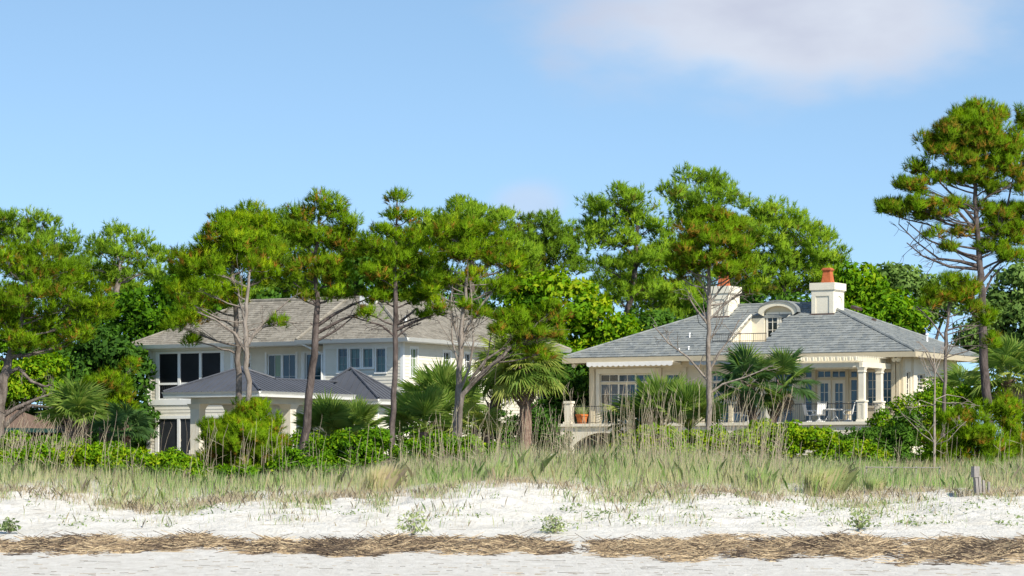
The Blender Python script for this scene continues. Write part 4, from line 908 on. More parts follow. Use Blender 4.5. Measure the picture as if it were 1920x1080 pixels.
def broadleaf(label, Y, masses, seed, name='oak_tree', leafm='leaves', clump=.8, dens=1.0, leaves=110, size=.13, tint=.5, foot=None, bark='bark_dark', group=None, cat='tree', tvar=.15, top=0.0, shell=.45, depth=.85):
    rg = np.random.default_rng(seed); big = max(masses, key=lambda m: m[2]*m[3]); fx = foot if foot is not None else big[0]
    base = at(fx, Y); t = thing(name, label, cat, base, 0, group); mb = MB(); PP = []; NN = []; MM = []; T = []
    ctop = P(big[0], big[1], Y); hh = max(ctop[2]-base[2], .4); r0 = min(max(.05*hh, .03), .35)
    tk = curve(base-[0, 0, .15], ctop, rg, .06, 6); mb.tube(tk, list(np.linspace(r0, r0*.4, 7)), 7)
    for mm in masses:
        cx, cy, rx, ry = mm[:4]; rx = rx/F*Y; ry = ry/F*Y; rz = max(rx, ry)*depth; dy = mm[4] if len(mm) > 4 else 0.0; c = P(cx, cy, Y+dy)
        a = tk[int(rg.integers(2, 5))]; mb.tube(curve(a, c, rg, .08, 4), list(np.linspace(r0*.5, r0*.2, 5)), 5, cap=False)
        area = (rx*ry+rx*rz+ry*rz)*4.2; n = int(max(5, dens*area/(clump*clump)*.75))
        u = rand_sphere(rg, n)*(rg.uniform(shell, 1, (n, 1))**.6); cc = c+u*np.array([max(rx-clump*.5, .05), max(rz-clump*.5, .05), max(ry-clump*.4, .05)])
        for i, (q, uu) in enumerate(zip(cc, u)):
            if i % 4 == 0: twiggy(mb, rg, c+(q-c)*.2, q, r0*.12+.01, 1, 3)
            k = int(leaves*rg.uniform(.6, 1.3)); r = clump*rg.uniform(.6, 1.25); v = rand_sphere(rg, k); v[:, 2] = np.where(v[:, 2] < -.5, -v[:, 2], v[:, 2]); PP.append(q+v*r*rg.uniform(.5, 1, (k, 1))*[1, 1, .8]); NN.append(norm(v+[0, 0, .35])); MM.append(norm(v*.8+uu*.6+[0, 0, .2]))
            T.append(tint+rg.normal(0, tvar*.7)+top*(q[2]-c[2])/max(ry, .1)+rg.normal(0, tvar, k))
    mb.build('trunk', bark, t, smooth=True, off=base)
    PP = np.concatenate(PP); gz = ground(PP[:, 0], PP[:, 1]); ok = PP[:, 2] > gz-.02
    V = leaf_quads(rg, PP[ok], np.concatenate(NN)[ok], size); MM = np.concatenate(MM)[ok]; link('crown', tri_mesh('crown', V, np.concatenate(T)[ok], leafm, 4, base, norm(MM+rg.normal(0, .35, MM.shape))), t); return t

# ---- fan palms: every frond is an object of its own, sharing a few meshes
def frond_mesh(seed, m, R=.85, pet=.75, nb=26, droop=.25, span=2.15, tint=.5, ragged=.12):
    rg = np.random.default_rng(seed); V = []; T = []
    def quad(a, b, c, d, tt): V.extend([a, b, c, d]); T.append(tt)
    pw = .018; quad((-pw, 0, 0), (pw, 0, 0), (pw*.6, pet, .05), (-pw*.6, pet, .05), tint+.25); quad((0, 0, -pw), (0, pet, .05-pw), (0, pet, .05+pw), (0, 0, pw), tint+.2)
    for i in range(nb):
        a = -span+2*span*(i+.5)/nb + rg.normal(0, .02); l = R*(1-.28*abs(a/span)**2)*rg.uniform(1-ragged, 1+ragged*.5); hw = span/nb*.92
        d = np.array([math.sin(a), math.cos(a), 0]); s = np.array([math.cos(a), -math.sin(a), 0]); o = np.array([0, pet, .05])
        fold = .03; z1 = -droop*.25*l*abs(math.cos(a*.6)); z2 = -droop*l*rg.uniform(.6, 1.5); tt = tint+rg.normal(0, .13)
        r1 = .55*l; w1 = math.tan(hw)*r1
        c0 = o; m1 = o+d*r1+[0, 0, z1-fold]; L1 = o+d*r1-s*w1+[0, 0, z1+fold*.4]; R1 = o+d*r1+s*w1+[0, 0, z1+fold*.4]; tip = o+d*l+[0, 0, z1+z2]
        quad(c0, m1, m1, L1, tt) if False else None
        quad(c0, m1, tip, L1, tt-.06); quad(c0, R1, tip, m1, tt+.06)
    me = tri_mesh('frond', np.array([np.asarray(v, float) for v in V]), np.array(T), m, 4); return me
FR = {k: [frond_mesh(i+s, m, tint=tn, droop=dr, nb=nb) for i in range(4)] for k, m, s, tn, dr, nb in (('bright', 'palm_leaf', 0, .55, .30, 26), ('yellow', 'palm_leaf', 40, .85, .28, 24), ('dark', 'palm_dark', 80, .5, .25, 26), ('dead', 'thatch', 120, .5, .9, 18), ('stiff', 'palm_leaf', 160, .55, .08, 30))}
def palm(label, px, py, Y, seed, kind='bright', n=24, scale=1.0, el=(-15, 80), trunk=None, dead=0, name='fan_palm', group=None, kind2=None, boots=True, tw=.3):
    rg = np.random.default_rng(seed); c = P(px, py, Y); g = float(ground(c[0], c[1])); base = np.array([c[0], c[1], g]); t = thing(name, label, 'palm', base, 0, group)
    top = c-base
    mb = MB()
    if trunk: pts = [P(q[0], q[1], Y) - base for q in trunk]; pts[0][2] = -.1; pts.append(top)
    else: pts = [np.array([0, 0, -.1]), top*.5, top]
    pp = []; 
    for i in range(len(pts)-1):
        for s in np.linspace(0, 1, 5, endpoint=False): pp.append(pts[i]*(1-s)+pts[i+1]*s)
    pp.append(pts[-1]); r0 = tw/2*scale
    mb.tube(pp, [r0*(1+.08*math.sin(i*2.3)) for i in range(len(pp))], 10); tk = mb.build('trunk', 'palm_trunk', t)
    if boots and top[2] > .5:
        bm = MB()
        for i in range(34):
            a = i*2.4; z = top[2]*(.55+.45*i/34); q = np.array([np.interp(z, [p[2] for p in pp], [p[0] for p in pp]), np.interp(z, [p[2] for p in pp], [p[1] for p in pp]), z]); dr = np.array([math.cos(a), math.sin(a), 0]); bm.tube([q+dr*r0*.8, q+dr*r0*1.5+[0, 0, .14], q+dr*r0*2.0+[0, 0, .32]], [.06, .045, .012], 4)
        bm.build('leaf_boots', 'palm_trunk', tk, kind='stuff')
    for i in range(n+dead):
        isd = i >= n; k = 'dead' if isd else (kind2 if kind2 and rg.random() < .4 else kind); o = link('frond', FR[k][int(rg.integers(0, 4))], t)
        u = (i+.5)/n; az = i*2.39996+rg.normal(0, .15)
        e = math.radians(el[1]+(el[0]-el[1])*(u**.9)+rg.normal(0, 6)) if not isd else math.radians(rg.uniform(-78, -40))
        # local +Y is the petiole: pitch up by e, then turn to azimuth
        M = Matrix.Rotation(az, 4, 'Z') @ Matrix.Rotation(e, 4, 'X') @ Matrix.Rotation(rg.normal(0, .3), 4, 'Y'); s = scale*rg.uniform(.82, 1.15)*(.72 if isd else 1)
        o.matrix_local = Matrix.Translation(Vector(top)) @ M @ Matrix.Scale(s, 4)
    return t

exec_trees = True
# ---- pines standing on the dune in front of the houses
def front_pines():
    pine('dark-trunked pine with broad crown, left of the paired trunks before the pavilion', 131, [(452, 850, 15), (447, 700, 13), (443, 600, 11), (437, 520, 8), (430, 450, 5)],
         [(470, 420, 45, 36), (425, 440, 50, 38), (385, 465, 42, 38), (355, 500, 32, 40), (400, 500, 50, 30), (460, 470, 55, 32), (500, 440, 32, 36), (350, 555, 34, 36), (335, 610, 30, 26), (380, 590, 34, 24), (420, 560, 40, 26), (500, 520, 36, 26), (510, 480, 30, 30), (365, 640, 22, 14)], 101, 'bark_grey', tint=.62, brown=.18, dens=1.15)
    pine('pale forked pine, right of the paired trunks before the pavilion', 128, [(472, 850, 14), (466, 740, 12), (460, 640, 11), (464, 570, 8), (470, 500, 5)],
         [(380, 545, 42, 16), (440, 548, 30, 16), (480, 500, 36, 20), (505, 482, 20, 16), (360, 570, 22, 12), (410, 515, 28, 14), (520, 605, 10, 5)], 102, 'bark_pale', tint=.60, brown=.30, dens=1.0, deadtwigs=1,
         bare=[[(461, 660, 7), (440, 625, 6), (405, 600, 4), (370, 585, 2.5)], [(462, 650, 8), (480, 620, 7), (510, 590, 5), (545, 560, 3)], [(463, 640, 6), (495, 612, 4), (530, 602, 3), (556, 606, 2)], [(461, 610, 5), (450, 570, 4), (445, 530, 2.5)]])
    pine('tall slim pine with tilted grey trunk right of the pavilion peak', 131, [(567, 858, 19), (580, 740, 17), (591, 640, 15), (595, 570, 12), (592, 480, 8), (600, 390, 4)],
         [(600, 378, 24, 22), (630, 400, 30, 26), (575, 408, 34, 26), (650, 420, 26, 34), (610, 440, 46, 32), (560, 450, 32, 36), (655, 470, 30, 34), (600, 500, 46, 28), (640, 520, 36, 24), (555, 510, 30, 26), (625, 555, 40, 14), (560, 555, 24, 16)], 103, 'bark_dark', tint=.52, brown=.13, dens=1.15,
         bare=[[(596, 610, 7), (625, 590, 6), (660, 572, 4), (690, 560, 2)], [(594, 625, 7), (640, 600, 5), (680, 585, 3)], [(593, 640, 5), (630, 620, 3.5), (665, 592, 2)], [(594, 570, 5), (570, 545, 4), (550, 530, 2)], [(592, 615, 3), (582, 605, 2)]])
    pine('slender pine with pointed leader beside the house corner', 130, [(734, 850, 14), (738, 740, 12), (741, 620, 11), (741, 520, 9), (743, 430, 5), (745, 370, 3)],
         [(744, 372, 10, 14), (740, 400, 18, 15), (765, 412, 20, 14), (715, 430, 22, 18), (742, 440, 26, 16), (775, 450, 26, 22), (700, 465, 30, 26), (745, 485, 46, 26), (785, 500, 26, 24), (705, 515, 34, 26), (750, 530, 42, 22), (712, 560, 34, 18), (780, 560, 34, 18), (800, 590, 26, 10), (690, 590, 26, 10)], 104, 'bark_dark', tint=.53, brown=.14, dens=1.05, clump=.48,
         bare=[[(741, 610, 6), (765, 592, 5), (782, 578, 3)], [(741, 620, 6), (775, 604, 5), (815, 590, 3), (840, 580, 2)], [(739, 630, 5), (715, 610, 4), (680, 600, 2.5), (650, 590, 2)], [(740, 635, 4), (765, 615, 3), (790, 605, 2)]])
    pine('multi-stemmed pine with twisted pale branches at the house side', 129, [(853, 852, 18), (860, 760, 15), (862, 680, 12), (866, 620, 10), (873, 540, 6), (880, 470, 4)],
         [(880, 430, 44, 28), (835, 440, 34, 28), (925, 450, 36, 28), (860, 475, 56, 24), (930, 490, 34, 26), (815, 490, 26, 26), (965, 500, 22, 26), (830, 530, 36, 20), (885, 520, 26, 18), (940, 540, 32, 22), (820, 575, 26, 18), (900, 590, 30, 14), (865, 575, 22, 14), (800, 540, 26, 18)], 105, 'bark_pale', tint=.56, brown=.24, dens=.95, clump=.46, deadtwigs=1,
         bare=[[(864, 650, 7), (878, 610, 6), (900, 575, 5), (925, 545, 3)], [(863, 650, 6), (852, 610, 5), (845, 570, 3), (850, 520, 2)], [(861, 690, 5), (848, 640, 4), (846, 600, 3), (820, 585, 2)], [(862, 640, 5), (885, 600, 4), (884, 550, 3), (880, 520, 2)], [(860, 740, 6), (880, 690, 5), (888, 640, 4), (884, 600, 2.5)]])
    pine('leaning pine with bare limbs reaching over the cabbage palm', 126, [(858, 850, 13), (866, 740, 11), (905, 700, 10), (945, 665, 8), (985, 625, 5)],
         [(975, 600, 46, 20), (1025, 590, 36, 24), (940, 620, 30, 18), (1000, 630, 40, 16), (1045, 620, 22, 22), (960, 650, 26, 12), (1010, 665, 26, 16), (1040, 575, 24, 14)], 106, 'bark_grey', tint=.50, brown=.33, dens=.8, clump=.42, deadtwigs=1,
         bare=[[(880, 715, 6), (910, 675, 5), (940, 655, 4), (985, 640, 2)], [(900, 705, 4), (915, 665, 3), (920, 630, 2)]])
    pine('single straight pine in front of the grey-roofed house', 129, [(1329, 820, 13), (1329, 740, 12), (1327, 640, 10), (1329, 560, 9), (1330, 490, 6), (1332, 430, 3.5)],
         [(1330, 410, 40, 20), (1300, 430, 34, 22), (1360, 425, 36, 26), (1335, 450, 56, 24), (1285, 470, 32, 20), (1385, 465, 32, 24), (1330, 485, 56, 20), (1262, 495, 24, 16), (1395, 505, 22, 26), (1300, 505, 36, 14), (1370, 510, 36, 18), (1270, 520, 22, 12), (1412, 540, 10, 24)], 107, 'bark_pale', tint=.45, brown=.24, dens=1.25, clump=.48, deadtwigs=1,
         bare=[[(1328, 715, 5), (1290, 670, 4), (1255, 645, 3), (1225, 610, 2)], [(1328, 700, 5), (1350, 660, 4), (1372, 630, 2.5), (1385, 600, 2)], [(1329, 610, 5), (1305, 580, 4), (1290, 555, 2)], [(1329, 600, 5), (1360, 570, 4), (1390, 545, 3), (1415, 530, 2)], [(1330, 560, 5), (1315, 530, 3), (1300, 515, 2)], [(1330, 570, 5), (1352, 540, 4), (1375, 520, 2)], [(1329, 740, 5), (1355, 720, 4), (1395, 708, 3), (1440, 690, 2)]])
    pine('tall dark pine towering at the right edge', 126, [(1856, 840, 22), (1851, 760, 20), (1843, 660, 19), (1841, 560, 17), (1838, 500, 14), (1832, 420, 11), (1828, 330, 8), (1826, 250, 4)],
         [(1825, 218, 44, 26), (1870, 225, 30, 26), (1790, 245, 42, 28), (1850, 270, 46, 30), (1765, 280, 34, 26), (1815, 300, 44, 24), (1720, 315, 26, 20), (1700, 345, 34, 16), (1755, 335, 34, 18), (1800, 340, 26, 16), (1875, 310, 30, 26), (1690, 392, 38, 22), (1740, 405, 32, 14), (1770, 402, 24, 10), (1660, 388, 22, 18), (1900, 275, 26, 40), (1912, 340, 22, 34), (1880, 430, 38, 26), (1845, 425, 20, 14), (1910, 440, 24, 32), (1850, 462, 26, 10), (1775, 465, 24, 8), (1895, 480, 34, 16), (1720, 360, 22, 12), (1738, 262, 18, 12), (1930, 230, 26, 30), (1945, 300, 26, 40), (1945, 400, 30, 30), (1840, 245, 50, 30), (1780, 270, 36, 24), (1830, 330, 34, 20), (1860, 350, 30, 20), (1725, 385, 40, 16), (1895, 400, 34, 24), (1790, 385, 30, 14), (1800, 438, 24, 12), (1850, 395, 26, 18), (1868, 468, 30, 14), (1745, 440, 22, 9)], 108, 'bark_dark', tint=.44, brown=.28, dens=1.35, clump=.46,
         bare=[[(1838, 500, 9), (1800, 490, 6), (1760, 485, 4), (1720, 455, 2.5), (1685, 420, 2)], [(1838, 490, 8), (1790, 470, 5), (1740, 450, 3), (1700, 415, 2)], [(1834, 440, 7), (1800, 400, 5), (1770, 375, 3)], [(1832, 420, 7), (1795, 375, 5), (1760, 340, 3)], [(1836, 470, 7), (1870, 440, 5), (1890, 380, 4), (1900, 330, 2)], [(1840, 530, 7), (1865, 500, 5), (1890, 480, 3)], [(1838, 505, 7), (1780, 500, 5), (1730, 480, 3), (1700, 455, 2)], [(1840, 560, 6), (1860, 520, 4), (1880, 500, 3)], [(1830, 400, 6), (1850, 370, 4), (1870, 340, 2)]])
    pine('small pine with thin pinkish trunk left of the tall dark pine', 122, [(1768, 850, 9), (1770, 760, 8), (1773, 660, 7), (1777, 590, 6), (1780, 540, 4)],
         [(1785, 530, 34, 18), (1755, 550, 26, 14), (1815, 545, 28, 18), (1790, 560, 34, 14), (1740, 570, 20, 12), (1830, 575, 24, 14), (1855, 600, 22, 16), (1862, 640, 12, 18)], 109, 'bark_grey', tint=.5, brown=.26, dens=.9, clump=.4, deadtwigs=1,
         bare=[[(1774, 640, 4), (1745, 600, 3), (1720, 575, 2)], [(1774, 620, 4), (1800, 612, 3), (1845, 610, 2)], [(1772, 720, 4), (1750, 690, 3), (1735, 660, 2)]])
    pine('big spreading pine at the left edge with drooping bare boughs', 138, [(-4, 850, 26), (0, 760, 24), (6, 710, 22), (20, 660, 15), (40, 600, 10), (60, 540, 6)],
         [(60, 500, 70, 40), (-10, 490, 60, 40), (120, 520, 52, 36), (40, 560, 80, 40), (140, 570, 56, 32), (-20, 580, 50, 50), (90, 610, 66, 30), (180, 590, 40, 26), (150, 630, 44, 22), (30, 640, 60, 26), (100, 650, 40, 18), (185, 550, 26, 26), (-40, 640, 40, 30)], 110, 'bark_grey', tint=.50, brown=.19, dens=.85, clump=.6, leafm='needles',
         bare=[[(5, 705, 10), (35, 690, 8), (58, 715, 6), (85, 725, 4), (100, 720, 2)], [(-10, 790, 9), (30, 765, 8), (70, 748, 6), (105, 735, 3)], [(-10, 815, 10), (35, 775, 9), (60, 760, 6), (110, 765, 4)], [(20, 670, 7), (40, 665, 5), (50, 668, 3)]])
    pine('bushy young pine with upright candles before the pavilion columns', 119, [(455, 890, 9), (455, 850, 8), (456, 800, 5)],
         [(455, 830, 72, 46), (410, 850, 42, 36), (500, 840, 38, 40), (470, 775, 30, 26), (500, 800, 24, 28), (405, 810, 30, 26), (440, 870, 60, 26), (510, 870, 24, 22), (395, 880, 24, 16), (465, 885, 50, 14)], 111, 'bark_dark', tint=.58, brown=.25, dens=1.1, clump=.36, tufts=24, needles=22, Ln=.24, w=.010, limb=False, name='young_pine', flat=1.0)
    pine('low bushy pine with rusty needles at the foot of the tall dark pine', 120, [(1830, 880, 8), (1832, 840, 7), (1835, 800, 4)],
         [(1830, 820, 40, 30), (1790, 850, 44, 26), (1870, 840, 40, 32), (1760, 830, 26, 24), (1900, 810, 30, 36), (1880, 770, 34, 30), (1820, 780, 34, 26), (1850, 870, 50, 18), (1780, 790, 26, 18), (1915, 860, 20, 24), (1760, 865, 30, 12)], 112, 'bark_dark', tint=.52, brown=.2, dens=.9, clump=.4, Ln=.26, w=.011, needles=18, limb=False, name='young_pine', flat=.9, deadtwigs=1)
    pine('small rusty pine among the shrubs left of the clapboard house', 152, [(225, 850, 8), (225, 760, 7), (228, 720, 4)],
         [(200, 720, 46, 26), (235, 735, 24, 22), (170, 730, 28, 20), (225, 768, 28, 20), (195, 755, 34, 22), (245, 690, 16, 18)], 113, 'bark_grey', tint=.46, brown=.32, dens=.8, clump=.5, Ln=.3)
front_pines()
def dead_tree():
    Y = 118; t = thing('dead_tree', 'bare leafless sapling with forking grey branches before the shrubs', 'tree', at(1752, Y)); b = at(1752, Y); rg = np.random.default_rng(77); mb = MB()
    tk = [b-[0, 0, .1], P(1752, 780, Y), P(1753, 700, Y), P(1751, 650, Y)]; mb.tube(tk, [.06, .05, .03, .012], 6)
    for bb in ([(1753, 720), (1738, 690), (1728, 665)], [(1753, 700), (1765, 670), (1772, 650)], [(1752, 830), (1730, 815), (1705, 790), (1690, 775)], [(1752, 835), (1778, 825), (1800, 800), (1812, 790)], [(1752, 750), (1775, 740), (1805, 745), (1830, 760)], [(1752, 760), (1725, 750), (1700, 765)], [(1753, 690), (1740, 660), (1722, 640)]):
        pp = [P(q[0], q[1], Y+rg.normal(0, .3)) for q in bb]; twiggy(mb, rg, pp[0], pp[-1], .016, 2, 5); mb.tube(pp, list(np.linspace(.022, .008, len(pp))), 5)
    mb.build('trunk', 'dead_wood', t, smooth=True, off=b)
dead_tree()
# ---- palms
palm('cabbage palm with shaggy skirt between the two houses', 985, 690, 133, 201, 'yellow', 54, 1.4, (-38, 86), [(986, 850), (985, 760)], 10, 'cabbage_palm', None, 'bright', tw=.42)
palm('leaning cabbage palm tucked behind the shaggy one', 945, 695, 135, 202, 'yellow', 26, 1.35, (-45, 75), [(900, 845), (925, 770)], 8, 'cabbage_palm', None, 'bright', tw=.36)
palm('squat fan palm with booted trunk at the left, in full sun', 143, 790, 130, 203, 'bright', 34, 1.25, (8, 86), None, 5, tw=.6)
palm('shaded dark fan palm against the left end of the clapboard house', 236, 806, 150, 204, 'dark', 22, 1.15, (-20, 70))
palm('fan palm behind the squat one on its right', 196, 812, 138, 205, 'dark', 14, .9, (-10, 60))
palm('bright fan palm below the pavilion eave, right of the tilted pine', 613, 815, 138, 206, 'stiff', 30, 1.3, (15, 88), boots=False)
palm('small fan palm under the second pavilion hip', 668, 815, 139, 207, 'stiff', 22, 1.15, (15, 88), boots=False)
palm('tall fan palm against the sunlit clapboard side wall', 830, 770, 141, 208, 'stiff', 32, 1.6, (5, 88), boots=False)
palm('bushy fan palm left of the multi-stemmed pine', 795, 810, 134, 209, 'stiff', 30, 1.5, (10, 86), boots=False)
palm('low yellowish fan palm right of the multi-stemmed pine', 890, 805, 134, 210, 'yellow', 16, 1.05, (0, 70), boots=False)
palm('upright fan palm before the awning windows, middle of the clump', 1240, 805, 137, 211, 'stiff', 38, 1.65, (30, 89), boots=False, tw=.3)
palm('upright fan palm at the right end of the clump by the straight pine', 1292, 806, 136, 212, 'stiff', 34, 1.55, (30, 89), boots=False)
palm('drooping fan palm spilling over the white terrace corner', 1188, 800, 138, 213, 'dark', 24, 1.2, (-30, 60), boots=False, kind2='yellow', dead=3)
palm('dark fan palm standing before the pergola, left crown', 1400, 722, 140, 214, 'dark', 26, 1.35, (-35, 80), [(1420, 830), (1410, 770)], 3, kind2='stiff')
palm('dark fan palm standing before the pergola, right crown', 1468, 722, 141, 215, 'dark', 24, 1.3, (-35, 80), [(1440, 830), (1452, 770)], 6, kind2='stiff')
palm('pale fan palm by the right end of the grey roof', 1806, 742, 143, 216, 'bright', 22, 1.25, (-20, 70), None, 2)
palm('fan palm right of the tall dark pine trunk', 1892, 712, 139, 217, 'bright', 24, 1.5, (-20, 80), None, 4, kind2='yellow')
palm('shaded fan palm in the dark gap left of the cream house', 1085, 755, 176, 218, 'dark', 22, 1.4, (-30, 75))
# ---- trees behind the houses
def back_trees():
    kw = dict(leafm='needles_far', clump=.85, tufts=19, needles=13, Ln=.40, w=.025, brown=.05, limb=True, depth=.9, mscale=1.3, group='tall pines behind the houses')
    pine('tall airy pine at the far left, its crown cut by the picture edge', 200, [(45, 850, 20), (50, 600, 15), (55, 470, 9)], [(30, 410, 40, 20), (80, 425, 44, 22), (10, 440, 50, 26), (110, 455, 36, 20), (60, 465, 60, 22), (-20, 420, 40, 26), (130, 470, 20, 14)], 301, 'bark_grey', tint=0.65, dens=0.62, **kw)
    pine('airy umbrella-crowned pine standing second from the left', 196, [(215, 850, 18), (217, 560, 14), (225, 500, 9)], [(215, 440, 38, 18), (250, 455, 36, 20), (180, 462, 34, 18), (225, 480, 60, 24), (290, 475, 34, 20), (175, 500, 36, 20), (250, 515, 46, 18), (205, 530, 36, 14), (300, 500, 26, 18)], 302, 'bark_pale', tint=0.68, dens=0.62, **kw)
    pine('dense dark pine peeping over the left front pines', 192, [(480, 850, 18), (480, 600, 14), (485, 470, 8)], [(490, 410, 36, 26), (530, 440, 50, 40), (440, 420, 36, 30), (480, 470, 70, 40), (560, 490, 50, 40), (420, 500, 50, 40), (520, 540, 70, 30), (380, 560, 60, 30), (440, 560, 60, 30), (345, 530, 40, 34), (330, 575, 40, 30), (600, 540, 60, 34), (640, 500, 50, 40), (545, 430, 40, 34), (690, 475, 50, 40), (700, 530, 50, 40), (340, 500, 30, 30)], 303, 'bark_dark', tint=0.50, dens=0.78, **kw)
    pine('round-topped pine behind the tan roof, highest in the middle', 198, [(880, 850, 20), (885, 560, 14), (885, 450, 8)], [(885, 395, 52, 22), (935, 408, 38, 22), (840, 410, 30, 22), (890, 425, 70, 28), (950, 440, 32, 26), (830, 450, 40, 30), (900, 470, 70, 30), (800, 450, 36, 40), (790, 520, 50, 40), (880, 530, 70, 36), (805, 430, 36, 30), (765, 480, 40, 40), (735, 480, 40, 40), (985, 480, 36, 30)], 304, 'bark_dark', tint=0.72, dens=0.78, **kw)
    pine('dark dense pine right of the round-topped one', 203, [(1020, 850, 18), (1020, 560, 13), (1020, 460, 8)], [(1020, 420, 44, 22), (1060, 440, 30, 26), (985, 440, 30, 24), (1030, 460, 56, 28), (980, 480, 36, 28), (1060, 490, 46, 30), (1000, 520, 60, 26)], 305, 'bark_dark', tint=0.48, dens=0.82, **kw)
    pine('open-branched pine left of the highest background crown', 192, [(1150, 850, 20), (1165, 640, 16), (1190, 520, 12), (1195, 420, 7)], [(1150, 370, 50, 22), (1105, 385, 34, 20), (1195, 390, 44, 22), (1140, 415, 56, 24), (1215, 430, 44, 26), (1150, 455, 60, 22), (1240, 470, 34, 26), (1200, 490, 56, 20), (1130, 500, 40, 22), (1210, 540, 56, 26), (1160, 560, 36, 20), (1260, 560, 40, 30), (1110, 440, 30, 26), (1240, 600, 50, 30), (1300, 590, 50, 40)], 306, 'bark_dark', tint=0.65, dens=0.74, **kw)
    pine('highest background pine with flat umbrella crown', 205, [(1300, 850, 18), (1305, 560, 14), (1315, 420, 9)], [(1310, 340, 50, 18), (1355, 350, 36, 20), (1265, 355, 30, 18), (1315, 368, 66, 22), (1370, 375, 24, 18), (1280, 395, 36, 26), (1330, 400, 40, 20), (1290, 440, 40, 36)], 307, 'bark_dark', tint=0.62, dens=0.66, **kw)
    pine('wide pale-green pine sloping down to the right chimney', 194, [(1480, 850, 20), (1475, 600, 15), (1465, 470, 9)], [(1430, 400, 46, 24), (1475, 415, 44, 26), (1400, 430, 40, 28), (1510, 445, 46, 28), (1450, 450, 66, 32), (1550, 480, 40, 24), (1500, 490, 66, 32), (1420, 500, 56, 36), (1570, 500, 24, 18), (1540, 520, 46, 22), (1470, 540, 70, 26), (1400, 550, 56, 30)], 308, 'bark_grey', tint=0.70, dens=0.82, **kw)
    pine('pine filling in behind the straight front pine', 202, [(1240, 850, 16), (1240, 620, 12), (1242, 520, 7)], [(1200, 500, 50, 30), (1260, 490, 50, 34), (1310, 520, 50, 36), (1180, 550, 50, 34), (1250, 560, 60, 34), (1330, 570, 50, 34), (1150, 530, 40, 30), (1380, 560, 46, 40)], 309, 'bark_dark', tint=0.60, dens=0.70, **kw)
    pine('pine filling in behind the leftmost crowns', 206, [(130, 850, 16), (132, 600, 12), (135, 520, 7)], [(110, 500, 60, 34), (170, 520, 60, 34), (60, 520, 50, 34), (240, 540, 50, 34), (300, 540, 46, 34), (120, 560, 70, 34)], 310, 'bark_dark', tint=0.60, dens=0.62, **kw)
    kb = dict(clump=.95, leaves=84, size=.195)
    broadleaf('rounded yellow-green live oak behind the gap between the houses', 180, [(1050, 570, 92, 66), (1120, 610, 70, 60), (990, 560, 50, 44), (1150, 650, 60, 50), (1010, 640, 70, 60), (1070, 680, 80, 50)], 401, tint=.66, top=.22, **kb)
    broadleaf('dark evergreen oak behind the left end of the tan roof', 184, [(280, 590, 62, 52), (240, 640, 50, 50), (330, 620, 50, 46), (290, 660, 60, 40), (230, 580, 36, 30), (330, 560, 40, 40), (370, 600, 40, 40)], 402, leafm='leaves', tint=.36, **kb)
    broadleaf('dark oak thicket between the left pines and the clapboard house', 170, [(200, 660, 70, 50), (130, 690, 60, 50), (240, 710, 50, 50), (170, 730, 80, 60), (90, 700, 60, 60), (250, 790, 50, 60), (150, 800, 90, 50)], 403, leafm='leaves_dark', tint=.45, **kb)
    broadleaf('sunlit oak shrub below the big left pine', 158, [(60, 710, 46, 36), (90, 690, 36, 26), (30, 740, 50, 34), (100, 740, 40, 30), (20, 700, 40, 30)], 404, tint=.68, clump=.7, leaves=110, size=.13)
    broadleaf('bright green broadleaf tree right of the right chimney', 186, [(1620, 540, 46, 46), (1590, 530, 30, 36), (1660, 580, 50, 40), (1620, 600, 70, 40), (1700, 600, 46, 36), (1560, 570, 40, 30)], 405, tint=.62, **kb)
    broadleaf('greyish live oak rising behind the right roof end', 196, [(1690, 530, 46, 34), (1730, 550, 40, 34), (1660, 520, 26, 24), (1720, 590, 60, 40), (1780, 570, 50, 40)], 406, leafm='leaves_grey', tint=.52, **kb)
    broadleaf('grey-green live oak behind the tall right pine', 184, [(1890, 570, 50, 46), (1850, 600, 40, 46), (1920, 620, 50, 60), (1830, 640, 50, 40), (1880, 660, 60, 40), (1960, 560, 50, 50), (1900, 520, 36, 26), (1960, 680, 60, 60), (1950, 760, 60, 60), (1960, 830, 60, 50)], 407, leafm='leaves_grey', tint=.42, **kb)
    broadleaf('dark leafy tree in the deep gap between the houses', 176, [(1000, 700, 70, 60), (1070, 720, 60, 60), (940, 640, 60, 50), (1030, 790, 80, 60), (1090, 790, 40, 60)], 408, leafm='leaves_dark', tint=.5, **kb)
    broadleaf('dark evergreen thicket behind the tan roof ridge', 190, [(420, 590, 70, 50), (520, 590, 70, 46), (620, 580, 70, 50), (700, 560, 60, 60), (780, 570, 60, 60), (860, 590, 60, 50), (930, 580, 50, 60), (660, 520, 50, 50)], 409, leafm='leaves_dark', tint=.6, dens=.45, **kb)
    broadleaf('green oak behind the left chimney and roof ridge', 188, [(1280, 640, 60, 40), (1210, 630, 60, 50), (1350, 600, 60, 50), (1420, 590, 60, 46), (1490, 590, 60, 40), (1200, 690, 60, 50)], 410, leafm='leaves_dark', tint=.72, **kb)
    broadleaf('dark undergrowth behind the low cottage at the left edge', 172, [(20, 800, 60, 60), (80, 810, 60, 50), (-20, 740, 50, 60), (140, 780, 50, 60), (210, 800, 50, 50), (250, 835, 44, 34), (180, 845, 50, 30)], 411, leafm='leaves_dark', tint=.5, dens=.6, **kb)
    broadleaf('leafy oak filling the gap behind the left palms', 188, [(110, 640, 70, 50), (30, 640, 60, 60), (180, 600, 50, 40), (20, 580, 60, 50)], 412, leafm='leaves', tint=.3, dens=.7, **kb)
back_trees()
